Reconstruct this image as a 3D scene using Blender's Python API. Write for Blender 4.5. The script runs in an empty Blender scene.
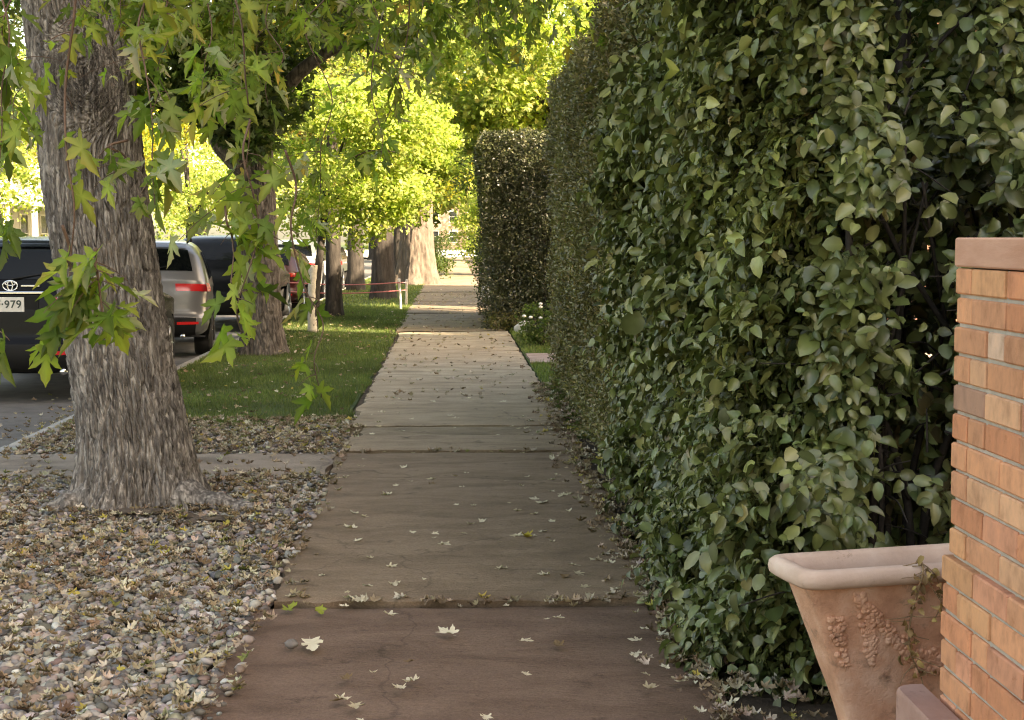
import bpy, math, random
import numpy as np
from mathutils import Vector, Matrix

rng = np.random.default_rng(7)
random.seed(7)
scene = bpy.context.scene
COL = scene.collection
R = math.radians
CAM_H, FPX = 1.57, 1450.0
VPX, VPY = 452.0, 238.0


PITCH = math.atan((360 - VPY) / FPX)
YAW = math.atan((512 - VPX) / FPX)
FWD = np.array([math.sin(YAW) * math.cos(PITCH), math.cos(YAW) * math.cos(PITCH), -math.sin(PITCH)])
RGT = np.array([math.cos(YAW), -math.sin(YAW), 0])
UPV = np.cross(RGT, FWD)


def at(px, py, Y):
    """world point seen near pixel (px,py) at a depth of Y metres (used to take sizes off the photo)"""
    d = FWD + RGT * (px - 512) / FPX + UPV * (360 - py) / FPX
    return np.array([0, 0, CAM_H]) + d * Y / d[1]


# ------------------------------------------------------------------ noise
def _h(ix, iy, iz, seed):
    n = (ix.astype(np.int64) * 374761393 + iy.astype(np.int64) * 668265263 + iz.astype(np.int64) * 2147483647 + seed * 1274126177) & 0xFFFFFFFF
    n = ((n ^ (n >> 13)) * 1274126177) & 0xFFFFFFFF
    n = n ^ (n >> 16)
    return (n & 0xFFFFFF) / float(0xFFFFFF)


def vnoise(p, seed=0):
    p = np.asarray(p, float)
    i = np.floor(p).astype(np.int64)
    f = p - i
    f = f * f * (3 - 2 * f)
    out = 0
    for dx in (0, 1):
        wx = f[:, 0] if dx else 1 - f[:, 0]
        for dy in (0, 1):
            wy = f[:, 1] if dy else 1 - f[:, 1]
            for dz in (0, 1):
                wz = f[:, 2] if dz else 1 - f[:, 2]
                out = out + wx * wy * wz * _h(i[:, 0] + dx, i[:, 1] + dy, i[:, 2] + dz, seed)
    return out


def fbm(p, oct=4, seed=0):
    p = np.asarray(p, float)
    a, s, t = 1.0, 0, 0
    for k in range(oct):
        s = s + a * vnoise(p * (2 ** k), seed + k)
        t += a
        a *= .5
    return s / t


def worley(u, v, nu, seed):
    """F1, F2 of jittered points; u periodic with nu cells"""
    iu, iv = np.floor(u).astype(int), np.floor(v).astype(int)
    d = []
    for a in (-1, 0, 1):
        for b in (-1, 0, 1):
            cu, cv = iu + a, iv + b
            cw = np.mod(cu, nu)
            jx = _h(cw, cv, cw * 0, seed)
            jy = _h(cw, cv, cw * 0 + 1, seed)
            d.append(np.hypot(u - (cu + jx), v - (cv + jy)))
    d = np.sort(np.array(d), axis=0)
    return d[0], d[1]


# ------------------------------------------------------------------ mesh helpers
def mesh_obj(name, V, F, mat, parent=None, tint=None, smooth=True):
    """F: array (m,k) or a list of such arrays"""
    Fs = F if isinstance(F, list) else [F]
    Fs = [np.asarray(f, np.int32) for f in Fs if len(f)]
    V = np.asarray(V, np.float32)
    me = bpy.data.meshes.new(name)
    me.vertices.add(len(V))
    me.vertices.foreach_set('co', V.ravel())
    nl = sum(f.size for f in Fs)
    npoly = sum(len(f) for f in Fs)
    me.loops.add(nl)
    me.polygons.add(npoly)
    me.loops.foreach_set('vertex_index', np.concatenate([f.ravel() for f in Fs]))
    st, o = [], 0
    for f in Fs:
        st.append(o + np.arange(len(f)) * f.shape[1])
        o += f.size
    me.polygons.foreach_set('loop_start', np.concatenate(st).astype(np.int32))
    me.polygons.foreach_set('use_smooth', np.full(npoly, smooth, bool))
    me.update(calc_edges=True)
    if tint is not None:
        a = me.attributes.new('tint', 'FLOAT_COLOR', 'POINT')
        t = np.ones((len(V), 4), np.float32)
        t[:, :3] = tint
        a.data.foreach_set('color', t.ravel())
    if mat:
        me.materials.append(mat)
    o = bpy.data.objects.new(name, me)
    COL.objects.link(o)
    if parent:
        o.parent = parent
    return o


class MB:
    """collects simple shapes into one mesh"""
    def __init__(s):
        s.V, s.F3, s.F4, s.n = [], [], [], 0

    def add(s, V, F):
        V = np.asarray(V, float).reshape(-1, 3)
        F = np.asarray(F, int)
        (s.F3 if F.shape[1] == 3 else s.F4).append(F + s.n)
        s.V.append(V)
        s.n += len(V)
        return s

    def box(s, a, b, bev=0.0, M=None):
        a, b = np.minimum(a, b).astype(float), np.maximum(a, b).astype(float)
        if bev > 0:
            bev = min(bev, *((b - a) * .45))
            zs = [(a[2], bev), (a[2] + bev, 0), (b[2] - bev, 0), (b[2], bev)]
            rings = []
            for z, i in zs:
                x0, x1, y0, y1 = a[0] + i, b[0] - i, a[1] + i, b[1] - i
                c = bev - i if i < bev else 0
                c = bev * .6 if i == 0 else bev * .3
                rings.append([(x0 + c, y0, z), (x1 - c, y0, z), (x1, y0 + c, z), (x1, y1 - c, z), (x1 - c, y1, z), (x0 + c, y1, z), (x0, y1 - c, z), (x0, y0 + c, z)])
            V = np.array(rings).reshape(-1, 3)
            F = [(r * 8 + k, r * 8 + (k + 1) % 8, r * 8 + 8 + (k + 1) % 8, r * 8 + 8 + k) for r in range(3) for k in range(8)]
            caps = []
            for base, rev in ((0, 1), (24, 0)):
                q = [(0, 1, 2, 3), (0, 3, 4, 7), (4, 5, 6, 7)]
                for t in q:
                    t = [base + k for k in t]
                    caps.append(tuple(reversed(t)) if rev else tuple(t))
            F = F + caps
        else:
            V = np.array([(x, y, z) for z in (a[2], b[2]) for y in (a[1], b[1]) for x in (a[0], b[0])])
            F = [(0, 2, 3, 1), (4, 5, 7, 6), (0, 1, 5, 4), (2, 6, 7, 3), (0, 4, 6, 2), (1, 3, 7, 5)]
        if M is not None:
            V = V @ M[:3, :3].T + M[:3, 3]
        return s.add(V, F)

    def tube(s, P, r, k=8, cap=True):
        P = np.asarray(P, float)
        n = len(P)
        r = np.full(n, r, float) if np.isscalar(r) else np.asarray(r, float)
        T = np.gradient(P, axis=0)
        T /= np.linalg.norm(T, axis=1)[:, None] + 1e-9
        ref = np.array([0, 0, 1.]) if abs(T[0][2]) < .8 else np.array([1., 0, 0])
        V = []
        a = np.linspace(0, 2 * np.pi, k, endpoint=False)
        u = np.cross(ref, T[0])
        for i in range(n):
            u = u - T[i] * np.dot(u, T[i])
            u /= np.linalg.norm(u) + 1e-9
            w = np.cross(T[i], u)
            V.append(P[i] + r[i] * (np.cos(a)[:, None] * u + np.sin(a)[:, None] * w))
        V = np.array(V).reshape(-1, 3)
        F = [(i * k + j, i * k + (j + 1) % k, (i + 1) * k + (j + 1) % k, (i + 1) * k + j) for i in range(n - 1) for j in range(k)]
        s.add(V, F)
        if cap:
            b = s.n
            s.add([P[0], P[-1]], np.zeros((0, 3), int))
            o0 = b - len(V)
            s.F3.append(np.array([(b, o0 + (j + 1) % k, o0 + j) for j in range(k)]))
            e = o0 + (n - 1) * k
            s.F3.append(np.array([(b + 1, e + j, e + (j + 1) % k) for j in range(k)]))
        return s

    def grid(s, P, flip=False):
        P = np.asarray(P, float)
        n, m = P.shape[:2]
        i = np.arange((n - 1))[:, None] * m + np.arange(m - 1)[None]
        F = np.stack([i, i + 1, i + m + 1, i + m], -1).reshape(-1, 4)
        if flip:
            F = F[:, ::-1]
        return s.add(P.reshape(-1, 3), F)

    def build(s, name, mat, parent=None, smooth=False, tint=None):
        V = np.concatenate(s.V)
        Fs = []
        if s.F3:
            Fs.append(np.concatenate([f for f in s.F3 if len(f)] or [np.zeros((0, 3), int)]))
        if s.F4:
            Fs.append(np.concatenate(s.F4))
        return mesh_obj(name, V, Fs, mat, parent, tint, smooth)


def autosmooth(o, ang=40):
    me = o.data
    me.polygons.foreach_set('use_smooth', np.ones(len(me.polygons), bool))
    me.set_sharp_from_angle(angle=R(ang))
    return o


def tag(o, label=None, cat=None, group=None, kind=None):
    if label: o['label'] = label
    if cat: o['category'] = cat
    if group: o['group'] = group
    if kind: o['kind'] = kind
    return o


def empty(name, loc, label, cat, group=None):
    o = bpy.data.objects.new(name, None)
    COL.objects.link(o)
    o.location = loc
    o.empty_display_size = .1
    return tag(o, label, cat, group)


def part(o, parent):
    """parent keeping world placement (things built in world coordinates under an Empty)"""
    o.parent = parent
    o.location = -np.array(parent.location)
    return o


def scatter(T, F, P, X, Y, Z, S):
    """copies of template T (k,3), frames X,Y,Z (n,3), sizes S (n,) or (n,3)"""
    S = np.asarray(S, float)
    if S.ndim == 1: S = np.repeat(S[:, None], 3, 1)
    n, k = len(P), len(T)
    L = T[None] * S[:, None, :]
    V = P[:, None] + L[..., 0:1] * X[:, None] + L[..., 1:2] * Y[:, None] + L[..., 2:3] * Z[:, None]
    FF = F[None] + (np.arange(n) * k)[:, None, None]
    return V.reshape(-1, 3), FF.reshape(-1, F.shape[1])


def norm(a):
    return a / (np.linalg.norm(a, axis=-1, keepdims=True) + 1e-9)


def frames(N, D):
    """leaf frame from a wanted normal N and tip direction D"""
    N = norm(N)
    Y = norm(D - N * np.sum(D * N, -1, keepdims=True))
    return np.cross(Y, N), Y, N


# ------------------------------------------------------------------ leaf templates
def ovate_leaf():
    m = [(0, 0), (0, .3), (0, .62), (0, 1.02)]
    side = [(.34, .15), (.46, .47), (.31, .82)]
    V = [(0, y, 0) for _, y in m]
    for sx in (1, -1):
        V += [(sx * x, y, 0) for x, y in side]
    V = np.array(V, float)
    V[:, 2] = .34 * np.abs(V[:, 0]) - .34 * (V[:, 1] - .35) ** 2
    F = []
    for o, fl in ((4, 0), (7, 1)):
        t = [(0, o, 1), (1, o, o + 1), (1, o + 1, 2), (2, o + 1, o + 2), (2, o + 2, 3)]
        F += [tuple(reversed(q)) if fl else q for q in t]
    return V, np.array(F)


def maple_leaf(detail=True):
    if detail:
        half = [(.05, .02), (.22, -.05), (.36, .0), (.3, .1), (.2, .17), (.27, .25), (.40, .36), (.40, .46), (.55, .64), (.40, .60), (.31, .58), (.13, .44),
                (.15, .58), (.25, .72), (.17, .75), (.15, .88), (.07, .96)]
    else:
        half = [(.05, .02), (.34, .0), (.2, .17), (.6, .54), (.16, .46), (.22, .74)]
    pts = [(0, 0)] + half + [(0, 1.08)] + [(-x, y) for x, y in reversed(half)]
    V = np.array([(0, .32, 0)] + [(x, y, 0) for x, y in pts], float)
    V[:, 2] = .25 * np.abs(V[:, 0]) ** 1.3 - .22 * (V[:, 1] - .3) ** 2 * np.sign(V[:, 1] - .3)
    n = len(pts)
    F = [(0, 1 + i, 1 + (i + 1) % n) for i in range(n)]
    return V, np.array(F)[:, ::-1]


def quad_leaf():
    V = np.array([(0, 0, 0), (.32, .5, .06), (0, 1, -.08), (-.32, .5, .06)], float)
    return V, np.array([(0, 1, 2, 3)])


OVT = np.array([1.3, 1.25, 1.15, 1.05] + [.9, .82, .95] * 2)[:, None] * np.ones(3)
OV = ovate_leaf()
MAP = maple_leaf(True)
MAPL = maple_leaf(False)
QL = quad_leaf()


def tint_of(n, palette, jitter=.25, weights=None, k=None):
    pal = np.array(palette)
    c = pal[rng.choice(len(pal), n, p=weights)]
    c = c * (1 + jitter * rng.uniform(-1, 1, (n, 1))) * (1 + .08 * rng.uniform(-1, 1, (n, 3)))
    return np.clip(c, .004, .95)


# ------------------------------------------------------------------ materials
def nmat(name):
    m = bpy.data.materials.new(name)
    m.use_nodes = True
    nt = m.node_tree
    b = nt.nodes['Principled BSDF']
    return m, nt, b


def plain(name, col, rough=.6, metal=0, spec=.5, bump=0, scale=40, var=0.0, coat=0, emit=None):
    m, nt, b = nmat(name)
    b.inputs['Base Color'].default_value = (*col, 1)
    b.inputs['Roughness'].default_value = rough
    b.inputs['Metallic'].default_value = metal
    b.inputs['Specular IOR Level'].default_value = spec
    b.inputs['Coat Weight'].default_value = coat
    b.inputs['Coat Roughness'].default_value = .05
    tc = nt.nodes.new('ShaderNodeTexCoord')
    nz = nt.nodes.new('ShaderNodeTexNoise')
    nz.inputs['Scale'].default_value = scale
    nz.inputs['Detail'].default_value = 6
    nt.links.new(tc.outputs['Object'], nz.inputs['Vector'])
    if var:
        cr = nt.nodes.new('ShaderNodeValToRGB')
        cr.color_ramp.elements[0].position = .3
        cr.color_ramp.elements[1].position = .7
        cr.color_ramp.elements[0].color = (*[c * (1 - var) for c in col], 1)
        cr.color_ramp.elements[1].color = (*[min(.9, c * (1 + var)) for c in col], 1)
        nt.links.new(nz.outputs['Fac'], cr.inputs['Fac'])
        nt.links.new(cr.outputs['Color'], b.inputs['Base Color'])
    if bump:
        bp = nt.nodes.new('ShaderNodeBump')
        bp.inputs['Strength'].default_value = bump
        bp.inputs['Distance'].default_value = .01
        nt.links.new(nz.outputs['Fac'], bp.inputs['Height'])
        nt.links.new(bp.outputs['Normal'], b.inputs['Normal'])
    return m


def leaf_mat(name, trans=.35, rough=.5, spec=.35):
    m, nt, b = nmat(name)
    at_ = nt.nodes.new('ShaderNodeAttribute')
    at_.attribute_name = 'tint'
    tr = nt.nodes.new('ShaderNodeBsdfTranslucent')
    mul = nt.nodes.new('ShaderNodeMix')
    mul.data_type = 'RGBA'
    mul.blend_type = 'MULTIPLY'
    mul.inputs['Factor'].default_value = 1
    mul.inputs['B'].default_value = (1.35, 1.55, .85, 1)
    mx = nt.nodes.new('ShaderNodeMixShader')
    mx.inputs['Fac'].default_value = trans
    nt.links.new(at_.outputs['Color'], b.inputs['Base Color'])
    nt.links.new(at_.outputs['Color'], mul.inputs['A'])
    nt.links.new(mul.outputs['Result'], tr.inputs['Color'])
    b.inputs['Roughness'].default_value = rough
    b.inputs['Specular IOR Level'].default_value = spec
    nt.links.new(b.outputs['BSDF'], mx.inputs[1])
    nt.links.new(tr.outputs['BSDF'], mx.inputs[2])
    nt.links.new(mx.outputs['Shader'], nt.nodes['Material Output'].inputs['Surface'])
    return m


def noise_mat(name, stops, scale=(1, 1, 1), nscale=5, detail=8, rough=.85, bump=.3, bdist=.01, bscale=60, tint=False, spec=.3, distort=0.0, second=None):
    """layered noise colour (+ optional per-piece tint) with a fine bump"""
    m, nt, b = nmat(name)
    N = nt.nodes.new
    L = nt.links.new
    tc = N('ShaderNodeTexCoord')
    mp = N('ShaderNodeMapping')
    mp.inputs['Scale'].default_value = scale
    L(tc.outputs['Object'], mp.inputs['Vector'])
    nz = N('ShaderNodeTexNoise')
    nz.inputs['Scale'].default_value = nscale
    nz.inputs['Detail'].default_value = detail
    nz.inputs['Roughness'].default_value = .62
    nz.inputs['Distortion'].default_value = distort
    L(mp.outputs['Vector'], nz.inputs['Vector'])
    cr = N('ShaderNodeValToRGB')
    els = cr.color_ramp.elements
    while len(els) < len(stops):
        els.new(.5)
    for e, (p, c) in zip(els, stops):
        e.position = p
        e.color = (*c, 1)
    L(nz.outputs['Fac'], cr.inputs['Fac'])
    out = cr.outputs['Color']
    if second:
        s2, c2, lo, hi = second
        n2 = N('ShaderNodeTexNoise')
        n2.inputs['Scale'].default_value = s2
        n2.inputs['Detail'].default_value = 7
        n2.inputs['Roughness'].default_value = .7
        L(tc.outputs['Object'], n2.inputs['Vector'])
        mr = N('ShaderNodeMapRange')
        mr.inputs['From Min'].default_value = lo
        mr.inputs['From Max'].default_value = hi
        L(n2.outputs['Fac'], mr.inputs['Value'])
        mx = N('ShaderNodeMix')
        mx.data_type = 'RGBA'
        mx.inputs['B'].default_value = (*c2, 1)
        L(mr.outputs['Result'], mx.inputs['Factor'])
        L(out, mx.inputs['A'])
        out = mx.outputs['Result']
    if tint:
        a = N('ShaderNodeAttribute')
        a.attribute_name = 'tint'
        mx = N('ShaderNodeMix')
        mx.data_type = 'RGBA'
        mx.blend_type = 'MULTIPLY'
        mx.inputs['Factor'].default_value = 1
        L(out, mx.inputs['A'])
        L(a.outputs['Color'], mx.inputs['B'])
        out = mx.outputs['Result']
    L(out, b.inputs['Base Color'])
    b.inputs['Roughness'].default_value = rough
    b.inputs['Specular IOR Level'].default_value = spec
    if bump:
        n3 = N('ShaderNodeTexNoise')
        n3.inputs['Scale'].default_value = bscale
        n3.inputs['Detail'].default_value = 8
        n3.inputs['Roughness'].default_value = .65
        L(mp.outputs['Vector'], n3.inputs['Vector'])
        bp = N('ShaderNodeBump')
        bp.inputs['Strength'].default_value = bump
        bp.inputs['Distance'].default_value = bdist
        L(n3.outputs['Fac'], bp.inputs['Height'])
        L(bp.outputs['Normal'], b.inputs['Normal'])
    return m


M = {}
M['leaf'] = leaf_mat('leaf_green', .55, .5, .35)
M['hedge_leaf'] = leaf_mat('hedge_leaf', .16, .34, .6)
M['bright_leaf'] = leaf_mat('autumn_leaf', .48, .55, .3)
M['dry_leaf'] = leaf_mat('dry_leaf', .12, .8, .2)
M['grass'] = leaf_mat('grass_blade', .3, .6, .3)
M['pebble'] = noise_mat('river_pebble', [(.3, (.75, .75, .75)), (.7, (1, 1, 1))], nscale=30, tint=True, rough=.75, bump=.25, bscale=120, bdist=.004)
M['slab'] = noise_mat('flagstone', [(.22, (.42, .40, .37)), (.45, (.78, .76, .74)), (.62, (1, 1, 1)), (.8, (.82, .85, .8))], scale=(.8, 1.9, 1), nscale=2.3, detail=14, tint=True,
                      rough=.8, bump=.8, bscale=30, bdist=.012, spec=.25, distort=.6, second=(7, (.055, .05, .046), .60, .78))
def add_grit(m):
    nt = m.node_tree; N = nt.nodes.new; L = nt.links.new
    b = nt.nodes['Principled BSDF']
    src = b.inputs['Base Color'].links[0].from_socket
    tc = N('ShaderNodeTexCoord')
    wn = N('ShaderNodeTexNoise'); wn.inputs['Scale'].default_value = 3.0; wn.inputs['Detail'].default_value = 6
    L(tc.outputs['Object'], wn.inputs['Vector'])
    ad = N('ShaderNodeMix'); ad.data_type = 'RGBA'; ad.blend_type = 'ADD'; ad.inputs['Factor'].default_value = .45
    L(tc.outputs['Object'], ad.inputs['A']); L(wn.outputs['Color'], ad.inputs['B'])
    vo = N('ShaderNodeTexVoronoi'); vo.feature = 'DISTANCE_TO_EDGE'; vo.inputs['Scale'].default_value = .42
    L(ad.outputs['Result'], vo.inputs['Vector'])
    mr = N('ShaderNodeMapRange'); mr.inputs['From Min'].default_value = .001; mr.inputs['From Max'].default_value = .0045
    mr.inputs['To Min'].default_value = .72; mr.inputs['To Max'].default_value = 1
    L(vo.outputs['Distance'], mr.inputs['Value'])
    gn = N('ShaderNodeTexNoise'); gn.inputs['Scale'].default_value = 110; gn.inputs['Detail'].default_value = 4; gn.inputs['Roughness'].default_value = .8
    L(tc.outputs['Object'], gn.inputs['Vector'])
    g2 = N('ShaderNodeMapRange'); g2.inputs['From Min'].default_value = .3; g2.inputs['From Max'].default_value = .7
    g2.inputs['To Min'].default_value = .68; g2.inputs['To Max'].default_value = 1.3
    L(gn.outputs['Fac'], g2.inputs['Value'])
    mu = N('ShaderNodeMath'); mu.operation = 'MULTIPLY'
    L(mr.outputs['Result'], mu.inputs[0]); L(g2.outputs['Result'], mu.inputs[1])
    mx = N('ShaderNodeMix'); mx.data_type = 'RGBA'; mx.blend_type = 'MULTIPLY'; mx.inputs['Factor'].default_value = 1
    L(src, mx.inputs['A']); L(mu.outputs['Value'], mx.inputs['B'])
    L(mx.outputs['Result'], b.inputs['Base Color'])
add_grit(M['slab'])
M['bark'] = noise_mat('bark_grey', [(.32, (.045, .041, .039)), (.5, (.17, .156, .147)), (.68, (.46, .43, .40))], scale=(1, 1, .12), nscale=40, rough=.9, bump=1, bscale=60, bdist=.012, spec=.15,
                      second=(3.2, (.22, .185, .16), .55, .8))
M['bark_brown'] = noise_mat('bark_brown', [(.32, (.04, .034, .03)), (.5, (.12, .102, .088)), (.70, (.26, .225, .195))], scale=(1, 1, .22), nscale=20, rough=.9, bump=1, bscale=45, bdist=.012, spec=.15)
M['bark_dark'] = noise_mat('bark_dark', [(.3, (.022, .019, .017)), (.7, (.07, .06, .053))], scale=(1, 1, .25), nscale=12, rough=.9, bump=.9, bscale=30, bdist=.015, spec=.15)
M['bark_pale'] = noise_mat('bark_pale', [(.3, (.075, .06, .049)), (.7, (.165, .134, .11))], scale=(1, 1, .25), nscale=8, rough=.9, bump=.9, bscale=20, bdist=.02, spec=.15)
M['wrap'] = plain('tree_wrap', (.62, .56, .47), .8, bump=.3, scale=30, var=.15)
M['twig'] = plain('twig', (.09, .055, .038), .7, bump=.3, scale=60, var=.25)
M['stem'] = plain('hedge_stem', (.03, .024, .02), .85, bump=.5, scale=50, var=.3)
M['soil'] = noise_mat('soil', [(.3, (.05, .038, .028)), (.7, (.13, .10, .075))], nscale=9, rough=.95, bump=.8, bscale=40, bdist=.02)
M['lawn'] = noise_mat('lawn_ground', [(.3, (.035, .05, .016)), (.55, (.055, .085, .025)), (.75, (.09, .10, .04))], nscale=3, rough=.95, bump=.8, bscale=60, bdist=.02)
M['ground'] = noise_mat('garden_ground', [(.3, (.05, .065, .025)), (.7, (.11, .11, .055))], nscale=.7, rough=.95, bump=.5, bscale=14, bdist=.03)
M['asphalt'] = noise_mat('asphalt', [(.3, (.085, .08, .076)), (.7, (.15, .142, .132))], nscale=4, rough=.9, bump=.5, bscale=140, bdist=.006, second=(1.1, (.20, .19, .175), .5, .8))
M['concrete'] = noise_mat('concrete', [(.3, (.25, .24, .22)), (.7, (.40, .38, .35))], nscale=5, rough=.85, bump=.35, bscale=70, bdist=.006)
M['pale_concrete'] = noise_mat('pale_concrete', [(.3, (.5, .48, .45)), (.7, (.68, .66, .62))], nscale=1, rough=.85, bump=.2, bscale=30)
M['terracotta'] = noise_mat('terracotta', [(.28, (.44, .22, .14)), (.5, (.66, .365, .245)), (.70, (.76, .50, .38))], nscale=8, rough=.85, bump=.9, bscale=110, bdist=.006,
                            second=(14, (.26, .16, .11), .56, .74))
M['terracotta_rim'] = noise_mat('terracotta_rim', [(.3, (.56, .40, .32)), (.55, (.66, .50, .415)), (.75, (.73, .60, .52))], nscale=7, rough=.85, bump=.4, bscale=80, bdist=.004,
                                second=(16, (.30, .2, .15), .63, .75))
M['sandstone'] = noise_mat('red_sandstone', [(.3, (.31, .17, .14)), (.7, (.47, .29, .24))], nscale=5, rough=.85, bump=.5, bscale=50, bdist=.006, second=(9, (.18, .1, .09), .6, .75))
M['capstone'] = noise_mat('capstone', [(.3, (.50, .25, .17)), (.7, (.68, .40, .30))], scale=(1, .4, 2), nscale=7, rough=.8, bump=.4, bscale=50, bdist=.004)
M['brick'] = noise_mat('brick_face', [(.26, (.66, .60, .56)), (.5, (1, .97, .95)), (.74, (1.2, 1.14, 1.06))], scale=(1, 1.1, .7), nscale=20, rough=.85, bump=.5, bscale=90, bdist=.004, tint=True,
                       second=(17, (.66, .50, .39), .60, .74))
M['mortar'] = noise_mat('mortar', [(.3, (.36, .32, .275)), (.7, (.52, .475, .42))], nscale=20, rough=.95, bump=.6, bscale=90, bdist=.004)
M['black_paint'] = plain('black_car_paint', (.003, .003, .0035), .25, spec=.14, coat=.0)
M['silver_paint'] = plain('silver_car_paint', (.15, .15, .152), .28, metal=.35, coat=.4)
M['red_paint'] = plain('dark_red_car_paint', (.07, .007, .008), .3, coat=.2)
M['white_paint'] = plain('white_car_paint', (.7, .68, .66), .3, coat=.6)
M['grey_paint'] = plain('grey_car_paint', (.11, .115, .125), .3, metal=.3, coat=.6)
M['car_glass'] = plain('car_glass', (.004, .005, .005), .05, spec=.2)
M['plastic'] = plain('black_plastic', (.009, .009, .009), .6, spec=.2, bump=.1, scale=200)
M['rubber'] = plain('tyre_rubber', (.016, .016, .016), .85)
M['alloy'] = plain('alloy', (.5, .5, .5), .3, metal=.9)
M['chrome'] = plain('chrome', (.75, .75, .75), .15, metal=1)
M['red_lens'] = plain('red_lens', (.55, .015, .02), .15, spec=.7, coat=.5)
M['plate'] = plain('plate_white', (.66, .64, .60), .5, var=.05, scale=20)
M['plate_ink'] = plain('plate_ink', (.03, .05, .045), .5)
M['white_wood'] = plain('white_wood', (.72, .70, .66), .6, var=.05, scale=8)
M['siding'] = plain('pale_siding', (.66, .63, .58), .7, var=.06, scale=3)
M['tan_wall'] = plain('tan_wall', (.42, .30, .22), .85, var=.12, scale=4, bump=.2)
M['house_brick'] = plain('house_brick', (.30, .14, .10), .9, var=.25, scale=6, bump=.4)
M['shingle'] = plain('roof_shingle', (.11, .10, .095), .9, var=.3, scale=10, bump=.5)
M['window_glass'] = plain('window_glass', (.03, .035, .04), .06, spec=.8)
M['rope'] = plain('rope_red', (.52, .16, .16), .7, var=.1)
M['stake'] = plain('white_stake', (.62, .58, .52), .6, var=.06)
M['rock'] = plain('pale_rock', (.62, .6, .57), .9, bump=.6, scale=20, var=.15)
M['grey_rock'] = plain('dark_pebble', (.16, .145, .135), .8, bump=.3, scale=60, var=.15)
M['vine'] = plain('dead_vine', (.30, .20, .11), .85, bump=.4, scale=60, var=.25)
M['petal'] = plain('white_petal', (.8, .78, .72), .6)

# ------------------------------------------------------------------ world, sun, camera
SUN_EL, SUN_DIR = R(34), norm(np.array([.80, -.60]))
w = bpy.data.worlds.new('World')
scene.world = w
w.use_nodes = True
nt = w.node_tree
sky = nt.nodes.new('ShaderNodeTexSky')
sky.sky_type = 'NISHITA'
sky.sun_disc = False
sky.sun_elevation = SUN_EL
sky.sun_rotation = math.atan2(SUN_DIR[0], SUN_DIR[1])
sky.air_density = 1.0
sky.dust_density = 2.5
sky.ozone_density = .6
nt.links.new(sky.outputs['Color'], nt.nodes['Background'].inputs['Color'])
nt.nodes['Background'].inputs['Strength'].default_value = .15
sl = bpy.data.lights.new('sun', 'SUN')
sl.energy = 5.0
sl.angle = R(.55)
sl.color = (1, .95, .86)
so = bpy.data.objects.new('sun', sl)
COL.objects.link(so)
tosun = Vector((SUN_DIR[0] * math.cos(SUN_EL), SUN_DIR[1] * math.cos(SUN_EL), math.sin(SUN_EL)))
so.rotation_euler = tosun.to_track_quat('Z', 'Y').to_euler()
so.location = (30, -20, 40)

cam = bpy.data.cameras.new('camera')
co = bpy.data.objects.new('camera', cam)
COL.objects.link(co)
scene.camera = co
cam.sensor_width = 36
cam.lens = FPX / 1024 * 36
cam.clip_start = .05
cam.clip_end = 1500
co.location = (0, 0, CAM_H)
pitch = math.atan((360 - VPY) / FPX)
yaw = math.atan((512 - VPX) / FPX)
co.rotation_euler = (R(90) - pitch, 0, -yaw)
cam.dof.use_dof = True
cam.dof.focus_distance = 6.5
cam.dof.aperture_fstop = 20.0

scene.view_settings.view_transform = 'Standard'
scene.view_settings.look = 'None'
scene.view_settings.exposure = 2.45
scene.view_settings.use_white_balance = True
scene.view_settings.white_balance_temperature = 9500
scene.view_settings.white_balance_tint = 12
scene.view_settings.gamma = 1
scene.view_settings.use_curve_mapping = False
cy = scene.cycles
cy.max_bounces = 7
cy.diffuse_bounces = 4
cy.glossy_bounces = 2
cy.transmission_bounces = 4
cy.transparent_max_bounces = 4
cy.caustics_reflective = False
cy.caustics_refractive = False
cy.sample_clamp_indirect = 6
cy.use_adaptive_sampling = True
cy.adaptive_threshold = .02
cy.use_denoising = True
cy.filter_width = 1.1
cy.denoiser = 'OPENIMAGEDENOISE'

# ------------------------------------------------------------------ ground, street, sidewalk
KERB_X = -3.3
def sheet(name, x0, x1, y0, y1, z, mat, nx=2, ny=2, bumpz=0, bs=1.0, skirt=0.0, kind='structure'):
    X, Yg = np.meshgrid(np.linspace(x0, x1, nx), np.linspace(y0, y1, ny))
    P = np.stack([X, Yg, np.full_like(X, z)], -1)
    if bumpz:
        n = fbm(P.reshape(-1, 3) * bs, 4, 3).reshape(X.shape)
        P[..., 2] += bumpz * (n - .5) * 2
    mb = MB().grid(P)
    if skirt:
        for e in (P[0], P[-1], P[:, 0], P[:, -1]):
            lo = e.copy()
            lo[:, 2] -= skirt
            mb.grid(np.stack([e, lo]))
    o = mb.build(name, mat, smooth=True)
    return tag(o, kind=kind)

sheet('ground', -400, 400, -200, 600, -.22, M['ground'])
sheet('street', -11, KERB_X - .14, -60, 118, -.15, M['asphalt'], 4, 40)
sheet('verge_soil', KERB_X, -.70, -20, 118, -.055, M['soil'], 8, 120, .01, 2, .15)
sheet('garden_soil', .88, 34, -20, 118, -.05, M['soil'], 20, 80, .02, 1.5, .15)
mb = MB()
y = -20.0
while y < 118:
    L = 2.4
    mb.box((KERB_X - .15, y, -.2), (KERB_X - .004, y + L - .008, -.02 + .006 * math.sin(y)), .015)
    y += L
autosmooth(tag(mb.build('kerb', M['concrete']), kind='structure'))
mb = MB()
mb.box((-11.15, -60, -.2), (-11.002, 118, -.01), .015)
tag(mb.build('kerb_opposite', M['concrete']), kind='structure')
sheet('lawn_opposite', -60, -11.15, -60, 118, -.03, M['lawn'], 30, 60, .03, .6, .15)
sheet('cross_street', -60, 60, 118.01, 190, .02, M['pale_concrete'], 4, 4)
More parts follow.
